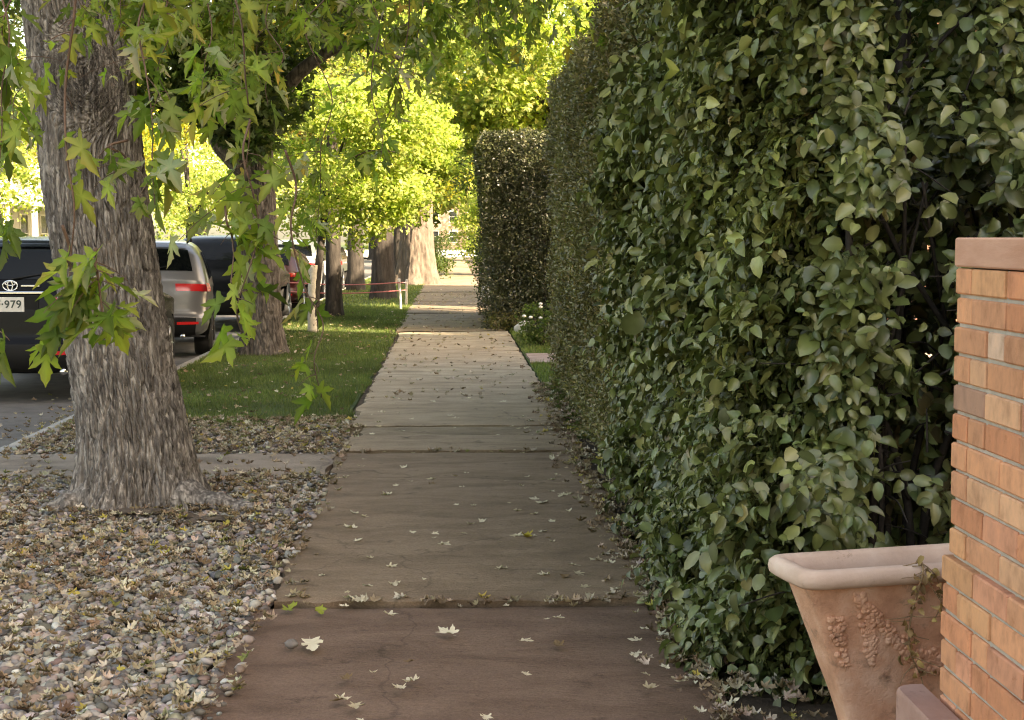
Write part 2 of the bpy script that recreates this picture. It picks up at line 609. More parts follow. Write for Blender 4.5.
sheet('far_lawn', -120, 120, 190.01, 320, .04, M['lawn'], 4, 4)
LAWN_Y0 = 12.2
sheet('lawn', KERB_X + .02, -.93, LAWN_Y0, 117, -.02, M['lawn'], 14, 400, .018, 1.2, .12)
sheet('garden_lawn', .98, 16, 15.3, 24.9, -.015, M['lawn'], 40, 40, .015, 1.2, .12)
# the pinkish side path to the house, crossing the garden lawn
def slab_mesh(mb, x0, x1, y0, y1, z, th=.09, res=.06, tilt=(0, 0), jit=.008, seed=0, tints=None, tcol=(1, 1, 1), rot=(0, 0)):
    nx = max(4, int((x1 - x0) / res))
    ny = max(4, int((y1 - y0) / res))
    u, v = np.meshgrid(np.linspace(0, 1, nx), np.linspace(0, 1, ny))
    X = x0 + u * (x1 - x0)
    Yv = y0 + v * (y1 - y0) + rot[0] * (u - .5) * (1 - v) + rot[1] * (u - .5) * v
    p = np.stack([X.ravel(), Yv.ravel(), np.zeros(X.size)], 1)
    e1 = ((fbm(np.stack([p[:, 0] * 7, p[:, 1] * 0 + seed * 3.1, p[:, 0] * 0], 1), 4, seed) - .5) * 2).reshape(X.shape)
    e2 = ((fbm(np.stack([p[:, 1] * 5, p[:, 0] * 0 + seed * 1.7, p[:, 0] * 0 + 9], 1), 4, seed + 5) - .5) * 2).reshape(X.shape)
    Yv = Yv + e1 * jit * 2 * np.where(v < .5, (1 - 2 * v) ** 6, (2 * v - 1) ** 6)
    X = X + e2 * jit * 3 * np.where(u < .5, (1 - 2 * u) ** 6, (2 * u - 1) ** 6)
    Z = z + tilt[0] * (u - .5) + tilt[1] * (v - .5)
    Z = Z + .006 * (fbm(p * 2.2, 5, seed + 9).reshape(X.shape) - .5) * 2
    edge = np.minimum.reduce([u * (x1 - x0), (1 - u) * (x1 - x0), v * (y1 - y0), (1 - v) * (y1 - y0)])
    Z = Z - .010 * np.clip(1 - edge / (.9 * res), 0, 1)
    P = np.stack([X, Yv, Z], -1)
    n0 = mb.n
    mb.grid(P)
    for e, fl in ((P[0], 0), (P[-1], 1), (P[:, 0], 1), (P[:, -1], 0)):
        lo = e.copy()
        lo[:, 2] -= th
        lo[:, 1] += .035 * np.sign((y0 + y1) / 2 - lo[:, 1]) * (1 if len(e) == nx else 0)
        mb.grid(np.stack([e, lo]), flip=not fl)
    if tints is not None:
        tints.append(np.tile(tcol, (mb.n - n0, 1)))

mb = MB(); tt = []
joints = [1.2, 3.6, 6.17, 10.5, 11.35, 12.02, 13.6, 16.3, 17.6, 20.4, 23.55, 24.6, 26.2]
while joints[-1] < 118:
    joints.append(min(118, joints[-1] + 1.9 + rng.uniform(-.3, .5)))
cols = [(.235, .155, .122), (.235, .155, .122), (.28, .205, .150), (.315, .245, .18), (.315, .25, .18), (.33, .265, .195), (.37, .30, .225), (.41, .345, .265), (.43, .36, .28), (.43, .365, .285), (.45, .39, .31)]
SZ = {0: -.016, 1: -.016, 2: .014, 3: .030, 4: .010, 5: .024, 6: .006}
for i in range(len(joints) - 1):
    a, b = joints[i], joints[i + 1]
    xl = -.86 if a < 5 else -.82 if a < 10 else (-.77 if a < 12 else (-.86 if a < 24 else -.96))
    xr = .95 if a < 24 else .90
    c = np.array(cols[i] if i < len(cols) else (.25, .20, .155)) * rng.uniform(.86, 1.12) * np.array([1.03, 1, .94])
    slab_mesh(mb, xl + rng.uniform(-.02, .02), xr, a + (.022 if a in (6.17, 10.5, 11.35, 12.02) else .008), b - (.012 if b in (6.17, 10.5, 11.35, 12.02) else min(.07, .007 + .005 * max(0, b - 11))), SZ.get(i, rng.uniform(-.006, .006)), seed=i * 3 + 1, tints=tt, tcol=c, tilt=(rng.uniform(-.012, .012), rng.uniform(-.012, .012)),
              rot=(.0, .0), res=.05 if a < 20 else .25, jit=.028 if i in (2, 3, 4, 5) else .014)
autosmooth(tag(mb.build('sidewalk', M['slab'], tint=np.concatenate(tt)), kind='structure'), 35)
mb = MB(); tt = []
slab_mesh(mb, KERB_X + .03, -2.05, 9.72, 10.62, .0, seed=71, tints=tt, tcol=(.30, .25, .205), tilt=(.01, .02), jit=.02)
slab_mesh(mb, -2.03, -.86, 9.68, 10.55, .005, seed=75, tints=tt, tcol=(.33, .27, .22), tilt=(-.015, .015), jit=.02)
autosmooth(tag(mb.build('stone_path', M['slab'], tint=np.concatenate(tt)), kind='structure'), 35)
mb = MB(); tt = []
for k in range(9):
    slab_mesh(mb, 1.0 + k * 1.2, 2.18 + k * 1.2, 18.3, 19.7, .012, seed=80 + k, tints=tt, tcol=np.array((.42, .31, .27)) * rng.uniform(.93, 1.05), res=.15)
autosmooth(tag(mb.build('side_path', M['slab'], tint=np.concatenate(tt)), kind='structure'), 35)

# ------------------------------------------------------------------ river stones (stuff)
T1X, T1Y = -1.91, 8.72
def ico(sub=1):
    t = (1 + 5 ** .5) / 2
    V = [(-1, t, 0), (1, t, 0), (-1, -t, 0), (1, -t, 0), (0, -1, t), (0, 1, t), (0, -1, -t), (0, 1, -t), (t, 0, -1), (t, 0, 1), (-t, 0, -1), (-t, 0, 1)]
    F = [(0, 11, 5), (0, 5, 1), (0, 1, 7), (0, 7, 10), (0, 10, 11), (1, 5, 9), (5, 11, 4), (11, 10, 2), (10, 7, 6), (7, 1, 8), (3, 9, 4), (3, 4, 2), (3, 2, 6), (3, 6, 8), (3, 8, 9), (4, 9, 5), (2, 4, 11), (6, 2, 10), (8, 6, 7), (9, 8, 1)]
    V = [np.array(v) / np.linalg.norm(v) for v in V]
    for _ in range(sub):
        c, G = {}, []
        def mid(a, b):
            k = (min(a, b), max(a, b))
            if k not in c:
                m = V[a] + V[b]
                V.append(m / np.linalg.norm(m))
                c[k] = len(V) - 1
            return c[k]
        for a, b, d in F:
            x, y_, z = mid(a, b), mid(b, d), mid(d, a)
            G += [(a, x, z), (b, y_, x), (d, z, y_), (x, y_, z)]
        F = G
    return np.array(V), np.array(F)

def pebble_set(n, x0, x1, y0, y1, s0, s1, sub, zbase, keep=None):
    V0, F0 = ico(sub)
    P = np.stack([rng.uniform(x0, x1, n), rng.uniform(y0, y1, n), np.zeros(n)], 1)
    if keep is not None:
        P = P[keep(P)]
    n = len(P)
    s = s0 + (s1 - s0) * rng.random(n) ** 2.2
    S = np.stack([s * rng.uniform(.75, 1.15, n), s * rng.uniform(.75, 1.3, n), s * rng.uniform(.42, .8, n)], 1)
    P[:, 2] = zbase + rng.uniform(-.012, .022, n) + S[:, 2] * .3
    a = rng.uniform(0, 2 * np.pi, n)
    Zv = norm(np.stack([rng.normal(0, .3, n), rng.normal(0, .3, n), np.ones(n)], 1))
    X, Y_, Z = frames(Zv, np.stack([np.cos(a), np.sin(a), np.zeros(n)], 1))
    Vv, Ff = scatter(V0, F0, P, X, Y_, Z, S)
    k = len(V0)
    # lumpy: squarish rounding by low-frequency noise per stone
    idx = np.repeat(np.arange(n), k)
    q = np.tile(V0 * 1.3, (n, 1)) + idx[:, None] * 7.31
    d = (vnoise(q, 5) - .5) * .55
    Vv = Vv + (Vv - P[idx]) * d[:, None]
    pal = [(.35, .32, .29), (.26, .235, .215), (.43, .39, .345), (.155, .14, .128), (.56, .52, .465), (.34, .265, .225), (.235, .235, .24), (.65, .62, .57), (.23, .175, .14)]
    t = tint_of(n, pal, .18, [.2, .17, .17, .1, .1, .09, .08, .05, .04])
    return Vv, Ff, np.repeat(t, k, 0)

def edge_keep(P):
    e = -.85 - .05 * np.clip(5.8 - P[:, 1], 0, 1) + .06 * (fbm(np.stack([P[:, 1] * 1.6, P[:, 0] * 0, P[:, 0] * 0], 1), 3, 11) - .5) * 2 + .02
    d = np.hypot(P[:, 0] - T1X, P[:, 1] - T1Y)
    path = (P[:, 1] > 9.72) & (P[:, 1] < 10.6)
    return (P[:, 0] < e) & (d > .42) & ~path

sets = [pebble_set(14000, KERB_X, -.72, 4.2, 6.6, .011, .029, 1, -.035, edge_keep),
        pebble_set(11000, KERB_X, -.72, 6.6, 9.72, .010, .027, 1, -.035, edge_keep),
        pebble_set(3000, KERB_X, -.76, 10.6, 12.5, .013, .03, 0, -.04, edge_keep),
        pebble_set(160, -.9, -.76, 4.2, 9.6, .012, .026, 1, .004)]
Vs, Fs, Ts, o_ = [], [], [], 0
for Vv, Ff, t in sets:
    Vs.append(Vv); Fs.append(Ff + o_); Ts.append(t); o_ += len(Vv)
tag(mesh_obj('gravel', np.concatenate(Vs), np.concatenate(Fs), M['pebble'], tint=np.concatenate(Ts)), kind='stuff')

# ------------------------------------------------------------------ grass (stuff)
def grass_set(n, x0, x1, y0, y1, z, h0, h1, wid, keep=None, pal=None):
    P = np.stack([rng.uniform(x0, x1, n), rng.uniform(y0, y1, n), np.full(n, z)], 1)
    if keep is not None: P = P[keep(P)]
    n = len(P)
    T = np.array([(-.5, 0, 0), (.5, 0, 0), (.3, .6, .12), (-.3, .6, .12), (0, 1, .42)], float)
    F3 = np.array([(3, 2, 4)]); F4 = np.array([(0, 1, 2, 3)])
    a = rng.uniform(0, 2 * np.pi, n)
    side = np.stack([np.cos(a), np.sin(a), np.zeros(n)], 1)
    up = norm(np.stack([rng.normal(0, .35, n), rng.normal(0, .35, n), np.ones(n)], 1))
    fw = np.cross(side, up)
    h = rng.uniform(h0, h1, n) * (.6 + .8 * fbm(P * 1.5, 3, 21))
    S = np.stack([np.full(n, wid), h, h], 1)
    V, f4 = scatter(T, F4, P, side, up, fw, S)
    _, f3 = scatter(T, F3, P, side, up, fw, S)
    t = tint_of(n, pal or [(.088, .128, .032), (.12, .165, .044), (.16, .19, .055), (.22, .20, .085)], .25, [.4, .35, .2, .05])
    t = np.clip(t * (1 + .55 * (fbm(P * 1.1, 3, 27) - .5) * 2)[:, None], .01, .5)
    return V, [f3, f4], np.repeat(t, 5, 0)

def join_sets(sets):
    Vs, F3, F4, Ts, o = [], [], [], [], 0
    for V, (a, b), t in sets:
        Vs.append(V); F3.append(a + o); F4.append(b + o); Ts.append(t); o += len(V)
    return np.concatenate(Vs), [np.concatenate(F3), np.concatenate(F4)], np.concatenate(Ts)

def lawn_keep(P):
    e = LAWN_Y0 + .55 + .7 * (fbm(np.stack([P[:, 0] * 1.8, P[:, 1] * .6, P[:, 0] * 0], 1), 3, 31) - .5) * 2 - .25
    xr = -.93 + .06 * (vnoise(np.stack([P[:, 1] * 2, P[:, 0] * 0, P[:, 0] * 0], 1), 8) - .5) * 2
    return (P[:, 1] > e) & (P[:, 0] < xr)

V, F, t = join_sets([grass_set(70000, KERB_X, -.86, 12.0, 20, -.03, .025, .065, .006, lawn_keep),
                     grass_set(45000, KERB_X, -.86, 20, 34, -.03, .03, .075, .009, lawn_keep),
                     grass_set(15000, KERB_X, -.9, 34, 60, -.03, .04, .09, .016, lawn_keep)])
tag(mesh_obj('grass', V, F, M['grass'], tint=t), kind='stuff')
V, F, t = join_sets([grass_set(30000, .98, 3.2, 15.3, 24.9, -.02, .03, .08, .007, lambda P: (P[:, 1] < 18.2) | (P[:, 1] > 19.8)),
                     grass_set(2500, .92, 1.2, 11.5, 15.3, -.04, .03, .09, .007)])
tag(mesh_obj('garden_grass', V, F, M['grass'], tint=t), kind='stuff')

# ------------------------------------------------------------------ trunks
def catmull(P, n):
    P = np.asarray(P, float)
    Q = np.concatenate([[2 * P[0] - P[1]], P, [2 * P[-1] - P[-2]]])
    t = np.linspace(0, len(P) - 1 - 1e-6, n)
    i = t.astype(int); f = (t - i)[:, None]
    a, b, c, d = Q[i], Q[i + 1], Q[i + 2], Q[i + 3]
    return .5 * (2 * b + (c - a) * f + (2 * a - 5 * b + 4 * c - d) * f ** 2 + (3 * b - a - 3 * c + d) * f ** 3)

def trunk_mesh(name, path, mat, parent, nu=96, hs=None, flare=.5, flen=.22, lobes=5, cell=.05, depth=.016, seed=1, knot=None):
    """path rows: (x,y,z,r). A round trunk with furrowed bark as real relief."""
    path = np.asarray(path, float)
    fine = catmull(path, 400)
    zz = fine[:, 2]
    hs = np.linspace(zz[0], zz[-1], 120) if hs is None else hs
    C = np.stack([np.interp(hs, zz, fine[:, k]) for k in range(4)], 1)
    th = np.linspace(0, 2 * np.pi, nu, endpoint=False)
    TH, H = np.meshgrid(th, hs)
    r = C[:, 3][:, None] * np.ones_like(TH)
    h0 = H - zz[0]
    fl = flare * np.exp(-h0 / flen) * (1 + .55 * np.cos(lobes * TH + seed) + .3 * np.cos((lobes + 2) * TH + 2.1 * seed))
    r = r * (1 + np.clip(fl, -.1, 2))
    # slow lumps
    q = np.stack([np.cos(TH).ravel() * 1.3, np.sin(TH).ravel() * 1.3, H.ravel() * .8], 1) + seed * 3
    r = r * (1 + .07 * (fbm(q, 3, seed) - .5).reshape(r.shape) * 2)
    rm = path[0, 3]
    ncell = max(8, int(round(2 * np.pi * rm / cell)))
    warp = (fbm(q * np.array([2.2, 2.2, 3.0]), 3, seed + 4).reshape(r.shape) - .5)
    U = TH / (2 * np.pi) * ncell + warp * .9
    Vv = H / (cell * 6.5) + (fbm(q * np.array([3, 3, 2]), 2, seed + 8).reshape(r.shape) - .5) * 1.0
    if knot:
        kt, kh, kr = knot
        du = ((TH - kt + np.pi) % (2 * np.pi) - np.pi) * rm
        dv = H - kh
        d = np.hypot(du, dv)
        g = np.exp(-(d / kr) ** 2)
        r = r + .035 * g - .03 * np.exp(-(d / (kr * .35)) ** 2)
        an = np.arctan2(dv, du)
        U = U * (1 - g) + g * (d / cell * 1.6 + U * .25)
        Vv = Vv * (1 - g) + g * (an * 1.1 + Vv * .3)
    f1, f2 = worley(np.mod(U, ncell).ravel(), Vv.ravel(), ncell, seed)
    ridge = np.clip((f2 - f1) / .30, 0, 1).reshape(r.shape)
    g1, g2 = worley(np.mod(U * 2 + .7, ncell * 2).ravel(), (Vv * 2.6).ravel(), ncell * 2, seed + 17)
    ridge = .75 * ridge ** .6 + .25 * np.clip((g2 - g1) / .3, 0, 1).reshape(r.shape)
    fine_n = fbm(np.stack([U.ravel() * 2.3, Vv.ravel() * 5, 0 * U.ravel()], 1), 3, seed + 2).reshape(r.shape)
    amt = depth * (r / rm)
    r = r + amt * (ridge - .55) + amt * .55 * (fine_n - .5)
    P = np.stack([C[:, 0][:, None] + r * np.cos(TH), C[:, 1][:, None] + r * np.sin(TH), H], -1)
    n, m = P.shape[:2]
    i = np.arange(n - 1)[:, None] * m
    j = np.arange(m)[None]
    F = np.stack([i + j, i + (j + 1) % m, i + m + (j + 1) % m, i + m + j], -1).reshape(-1, 4)
    return mesh_obj(name, P.reshape(-1, 3), F, mat, parent)

def limbs_mesh(name, curves, mat, parent, k=9):
    mb = MB()
    for pts, r0, r1 in curves:
        P = catmull(pts, 24)
        rr = np.linspace(r0, r1, 24)
        P = P + (fbm(P * 3, 2, 5)[:, None] - .5) * r0 * .4
        mb.tube(P, rr, k)
    return mb.build(name, mat, parent, smooth=True)

def cloud_leaves(clumps, per, size, pal, weights=None, tmpl=QL, up=.6, droop=.2, clump_var=.25):
    """clumps: rows (x,y,z,r)"""
    clumps = np.asarray(clumps, float)
    n = len(clumps) * per
    ci = np.repeat(np.arange(len(clumps)), per)
    d = norm(rng.normal(0, 1, (n, 3))) * (rng.random((n, 1)) ** .45)
    d[:, 2] *= .62
    P = clumps[ci, :3] + d * clumps[ci, 3:4]
    N = norm(rng.normal(0, 1, (n, 3)) * .75 + np.array([0, 0, up]) + .5 * d)
    D = rng.normal(0, 1, (n, 3)) + d * .8 - np.array([0, 0, droop])
    X, Y_, Z = frames(N, D)
    s = rng.uniform(size * .65, size * 1.25, n)
    V, F = scatter(tmpl[0], tmpl[1], P, X, Y_, Z, s)
    t = tint_of(n, pal, .22, weights) * (1 + clump_var * rng.uniform(-1, 1, (len(clumps), 1)))[ci]
    return V, F, np.repeat(np.clip(t, .004, .9), len(tmpl[0]), 0)

def ellipsoid_clumps(c, rad, n, r, shell=.35, seed=0, gap=.0, zmin=None):
    out = []
    g = np.random.default_rng(seed)
    d = norm(g.normal(0, 1, (n * 3, 3)))
    rr = (shell + (1 - shell) * g.random((n * 3, 1))) ** .6
    P = np.array(c) + d * rr * np.array(rad)
    keep = fbm(P * .9 / max(.6, min(rad) * .4), 3, seed + 1) > gap
    if zmin is not None: keep &= P[:, 2] > zmin
    P = P[keep][:n]
    R_ = r * g.uniform(.6, 1.3, len(P))
    return np.concatenate([P, R_[:, None]], 1)

DARKG = [(.035, .06, .018), (.05, .08, .022), (.065, .095, .03), (.09, .11, .035)]
OLIVE = [(.06, .085, .022), (.085, .11, .03), (.12, .125, .035), (.20, .15, .03)]
LIME = [(.225, .29, .07), (.29, .35, .09), (.35, .39, .115), (.16, .22, .055), (.44, .42, .12)]
YELLOW = [(.38, .32, .04), (.45, .36, .05), (.27, .28, .05), (.18, .22, .04)]

# ---- the near maple by the gravel
t1 = empty('maple_tree', (T1X, T1Y, -.03), 'big grey maple trunk with deeply furrowed bark rising from the river stones', 'tree')
hs = np.concatenate([np.linspace(-.10, 3.5, 480), np.linspace(3.53, 6.6, 60)])
path1 = [(T1X + .03, T1Y, -.12, .345), (T1X + .01, T1Y, .35, .312), (T1X - .10, T1Y, 1.1, .287), (T1X - .21, T1Y + .02, 2.0, .285), (T1X - .31, T1Y + .05, 3.0, .285), (T1X - .46, T1Y + .1, 4.2, .29), (T1X - .5, T1Y + .1, 6.7, .22)]
part(trunk_mesh('trunk', path1, M['bark'], None, nu=620, hs=hs, flare=.55, flen=.16, lobes=5, cell=.030, depth=.040, seed=3, knot=(-1.28, 2.47, .20)), t1)
def root_mesh(pts, r0, r1, mat, flat=.7):
    P = catmull(pts, 60)
    k = 40
    rr = np.linspace(r0, r1, 60) * (1 + .12 * np.sin(np.arange(60) * .45))
    T = np.gradient(P, axis=0); T /= np.linalg.norm(T, axis=1)[:, None]
    sd = np.cross(T, [0, 0, 1.]); sd /= np.linalg.norm(sd, axis=1)[:, None]
    up = np.cross(sd, T)
    a = np.linspace(0, 2 * np.pi, k + 1)
    A, I = np.meshgrid(a, np.arange(60))
    q = np.stack([np.cos(A).ravel() * 5, np.sin(A).ravel() * 5, I.ravel() * .16], 1)
    n_ = fbm(q, 3, 7).reshape(A.shape)
    n_[:, -1] = n_[:, 0]
    r = rr[:, None] * (.8 + .45 * n_)
    G = P[:, None] + sd[:, None] * (r * np.cos(A))[..., None] + up[:, None] * (r * flat * np.sin(A))[..., None]
    return part(MB().grid(G).build('root', mat, None, smooth=True), t1)
root_mesh([(T1X + .12, T1Y - .10, .16), (T1X + .38, T1Y - .20, .045), (T1X + .66, T1Y - .28, -.01), (T1X + .95, T1Y - .36, -.05)], .15, .03, M['bark'])
root_mesh([(T1X - .10, T1Y - .10, .12), (T1X - .34, T1Y - .22, .02), (T1X - .55, T1Y - .30, -.05)], .13, .04, M['bark'])
root_mesh([(T1X - .22, T1Y - .40, -.02), (T1X + .05, T1Y - .46, .012), (T1X + .32, T1Y - .47, .008), (T1X + .52, T1Y - .52, -.03)], .05, .03, M['bark_pale'], .4)
root_mesh([(T1X + .42, T1Y - .62, -.025), (T1X + .62, T1Y - .66, .010), (T1X + .86, T1Y - .76, -.03)], .05, .025, M['bark_pale'], .4)
L1 = [([(T1X - .46, T1Y + .1, 3.9), (T1X + .2, T1Y - .9, 4.9), (-1.0, 6.2, 5.6), (-.6, 4.2, 5.4)], .15, .05),
      ([(T1X - .46, T1Y, 4.3), (-2.6, 7.4, 5.4), (-2.5, 5.6, 5.8), (-2.0, 3.4, 5.3)], .15, .05),
      ([(T1X - .48, T1Y, 4.6), (-1.6, 10.2, 5.6), (-.5, 11.5, 6.0), (.4, 12.2, 5.6)], .14, .04),
      ([(T1X - .5, T1Y, 5.0), (-3.4, 9.3, 6.2), (-5.0, 9.6, 6.8)], .14, .05),
      ([(T1X - .5, T1Y + .1, 6.4), (-2.6, 9.2, 8.0), (-2.2, 9.0, 9.6)], .2, .06),
      ([(T1X - .5, T1Y + .1, 6.2), (-1.6, 8.0, 7.6), (-.6, 7.4, 8.6)], .16, .05)]
part(limbs_mesh('limb', L1, M['bark'], None), t1)

def hanging_branch(tree, top, bottom, n_leaf, size, pal, weights=None, spread=.12, bow=.05, tmpl=MAP, nside=5, pale=.25, seed=0):
    """a twig drooping from top to bottom, with side twigs and lobed leaves; twig is a part, its leaves a sub-part"""
    g = np.random.default_rng(seed + 100)
    top, bottom = np.array(top, float), np.array(bottom, float)
    k = 7
    ctrl = np.linspace(0, 1, k)[:, None] * (bottom - top) + top
    ctrl[1:-1] += g.normal(0, bow, (k - 2, 3))
    main = catmull(ctrl, 40)
    L = np.linalg.norm(bottom - top)
    mb = MB().tube(main, np.linspace(.0042, .0014, 40), 5)
    pts, dirs = [], []
    sides = [main]
    for s in range(nside):
        i = int(g.uniform(.12, .92) * 39)
        d = norm(np.array([g.normal(), g.normal(), -.25 + g.normal() * .4]))
        ln = g.uniform(.6, 1.5) * spread
        p = np.linspace(0, 1, 10)[:, None]
        c = main[i] + d * ln * p + np.array([0, 0, -.35 * ln]) * p ** 2
        mb.tube(c, np.linspace(.0018, .0009, 10), 4)
        sides.append(c)
    tw = mb.build('branch', M['twig'], None, smooth=True)
    P, D = [], []
    wts = np.array([L] + [spread * 1.6] * nside); wts /= wts.sum()
    for q in range(n_leaf):
        c = sides[g.choice(len(sides), p=wts)]
        i = int(g.uniform(.02, 1) ** .8 * (len(c) - 1))
        d = norm(np.array([g.normal(), g.normal() * .8, -.35 + g.normal() * .35]))
        P.append(c[i] + d * size * g.uniform(.15, .6)); D.append(d)
    P, D = np.array(P), np.array(D)
    n = len(P)
    D = norm(D + np.array([0, 0, -1.3]))
    N = norm(g.normal(0, .9, (n, 3)) + np.array([0, -.25, .55]))
    X, Y_, Z = frames(N, D)
    s = size * g.uniform(.6, 1.2, n)
    S = np.stack([s * g.uniform(.55, .95, n), s * g.uniform(.95, 1.2, n), s * g.uniform(1.0, 3.6, n)], 1)
    V, F = scatter(tmpl[0], tmpl[1], P, X, Y_, Z, S)
    t = tint_of(n, pal, .22, weights)
    pl = g.random(n) < pale
    t[pl] = tint_of(int(pl.sum()), [(.30, .33, .22), (.24, .29, .17)], .15)
    tv = np.ones((len(tmpl[0]), 3)) * (.85 + .12 * g.random((len(tmpl[0]), 1)))
    tv[0] *= 1.45; tv[1] *= 1.3
    tv[:, 0] *= 1 + .25 * (np.hypot(tmpl[0][:, 0], tmpl[0][:, 1] - .32) > .45)
    lv = mesh_obj('leaves', V, F, M['leaf'], None, np.repeat(t, len(tmpl[0]), 0) * np.tile(tv, (n, 1)))
    part(tw, tree)
    lv.parent = tw
    return tw

HANG = [(.115, .19, .036), (.165, .25, .05), (.21, .29, .058), (.26, .26, .055), (.075, .12, .026)]
HOL = [(.125, .19, .042), (.175, .235, .05), (.23, .26, .06), (.32, .26, .06)]
hw_ = [.28, .33, .20, .04, .15]
# (x,y top) (x,y bottom) depth, leaves, size, spread
SPRAYS = [
    (238, -60, 243, 215, 4.6, 34, .115, .16), (250, 120, 246, 345, 4.5, 30, .115, .13), (285, 150, 322, 398, 4.4, 13, .11, .07),
    (70, -60, 72, 330, 3.3, 9, .09, .05), (62, 225, 78, 330, 3.2, 30, .10, .075), (95, 250, 98, 320, 3.2, 16, .095, .06),
    (-14, 290, -6, 368, 3.1, 6, .10, .03), (0, -60, 4, 235, 4.6, 34, .11, .12), (14, -60, 16, 150, 5.2, 22, .11, .12),
    (140, -60, 155, 205, 4.2, 30, .105, .12), (170, -50, 165, 130, 6.0, 40, .11, .22), (205, -60, 212, 110, 5.6, 46, .11, .2),
    (275, -60, 268, 105, 6.2, 50, .11, .24), (318, -60, 316, 240, 6.6, 34, .10, .16), (372, -50, 378, 170, 7.0, 30, .10, .18),
    (405, -40, 396, 165, 7.2, 22, .10, .16), (345, -60, 352, 40, 7.5, 60, .11, .34), (415, -60, 430, 30, 8.0, 60, .11, .34),
    (480, -60, 478, 36, 8.6, 60, .11, .36), (520, -60, 535, 30, 9.5, 50, .11, .36), (150, -60, 140, 60, 7.0, 60, .11, .3),
    (60, -60, 96, 20, 6.5, 12, .11, .15), (235, -60, 230, 50, 7.5, 80, .11, .34), (300, -60, 300, 40, 7.6, 70, .11, .32),
    (190, -60, 186, 40, 8.0, 70, .11, .32), (128, 140, 126, 175, 4.2, 8, .10, .07), (8, 40, 8, 110, 6.5, 22, .11, .16),
    (395, 60, 400, 130, 7.2, 14, .10, .16), (225, 200, 230, 300, 4.5, 8, .11, .08),
]
g_ = np.random.default_rng(12)
for k in range(20):
    xx = 105 + k * 22 + g_.uniform(-12, 12)
    SPRAYS.append((xx + g_.uniform(-15, 15), -70, xx, g_.uniform(15, 100) if xx < 350 else g_.uniform(5, 50), g_.uniform(7, 10), 64, .10, .34))
for k, (x0, y0, x1, y1, Yd, n, s, sp) in enumerate(SPRAYS):
    hanging_branch(t1, at(x0, y0, Yd), at(x1, y1, Yd + rng.uniform(-.15, .15)), n, s * .84, HANG if k % 3 else HOL, hw_ if k % 3 else [.40, .39, .20, .01], sp, .02 * Yd / 5, MAP, 5, .16, k)
# upper crown of the near maple (above the frame: it shades the gravel)
cl = np.concatenate([ellipsoid_clumps((-2.0, 7.2, 7.4), (4.2, 5.0, 2.2), 230, .75, .2, 4, .35, 4.6), ellipsoid_clumps((-1.2, 9.8, 5.0), (2.6, 2.2, .9), 40, .5, .2, 6, .3, 4.2)])
V, F, t = cloud_leaves(cl, 70, .17, OLIVE, None, MAPL)
part(mesh_obj('crown', V, F, M['leaf'], None, t), t1)

# ---- second maple
def tree(name, label, x, y, r, h, crown, mat, leafm, pal, weights=None, size=.09, per=110, limbs=5, flare=.3, lean=(0, 0), group=None, tmpl=QL, nu=64, depth=.02, cell=.06, seed=1, clump_var=.25, trunk_extra=None, topr=.55, flen=.25):
    root = empty(name, (x, y, -.03), label, 'tree', group)
    hh = h
    path = [(x, y, -.1, r), (x + lean[0] * .3, y, hh * .33, r * .88), (x + lean[0] * .7, y + lean[1] * .6, hh * .66, r * .8), (x + lean[0], y + lean[1], hh, r * topr)]
    part(trunk_mesh('trunk', path, mat, None, nu=nu, hs=np.linspace(-.1, hh, 110 if nu < 150 else 320), flare=flare, flen=flen, depth=depth, cell=cell, seed=seed), root)
    cl = np.concatenate([ellipsoid_clumps(c, rd, n, rr, .25, seed * 7 + i, gp) for i, (c, rd, n, rr, gp) in enumerate(crown)])
    g = np.random.default_rng(seed)
    curves = list(trunk_extra or [])
    top = np.array([x + lean[0], y + lean[1], hh])
    for k in range(limbs):
        e = cl[g.integers(len(cl)), :3]
        s = np.array([x + lean[0] * .8, y + lean[1] * .8, hh * g.uniform(.72, .97)])
        m = (s + e) / 2 + np.array([0, 0, .18 * np.linalg.norm(e - s)])
        curves.append(([s, m, e], r * .38, r * .06))
    if curves:
        part(limbs_mesh('limb', curves, mat, None, 7), root)
    V, F, t = cloud_leaves(cl, per, size, pal, weights, tmpl, clump_var=clump_var)
    part(mesh_obj('crown', V, F, leafm, None, t), root)
    return root

T2 = at(263, 352, 20)
tree('maple_tree', 'tall brown maple at the kerb edge of the lawn, just behind the big furrowed trunk', T2[0], 20, .265, 5.2,
     [((-3.2, 19, 5.6), (3.6, 3.4, 1.6), 130, .7, .3), ((-3.3, 20, 3.9), (1.5, 1.5, .9), 60, .45, .25), ((-2.9, 19.3, 3.3), (.6, .6, .7), 18, .35, .2), ((-2.6, 20, 7.6), (4, 4, 2), 110, .9, .3)],
     M['bark_brown'], M['leaf'], DARKG, None, .12, 120, 4, .3, (-.1, .1), None, MAPL, 220, .04, .05, 5,
     trunk_extra=[([at(255, 185, 20), at(235, 160, 19.8), at(212, 128, 19.6), at(190, 60, 19.3)], .16, .10), ([at(272, 110, 20), at(290, 82, 19.8), at(318, 58, 19.6), at(345, 46, 19.4), at(372, 47, 19.2), at(400, 60, 19)], .12, .03)])

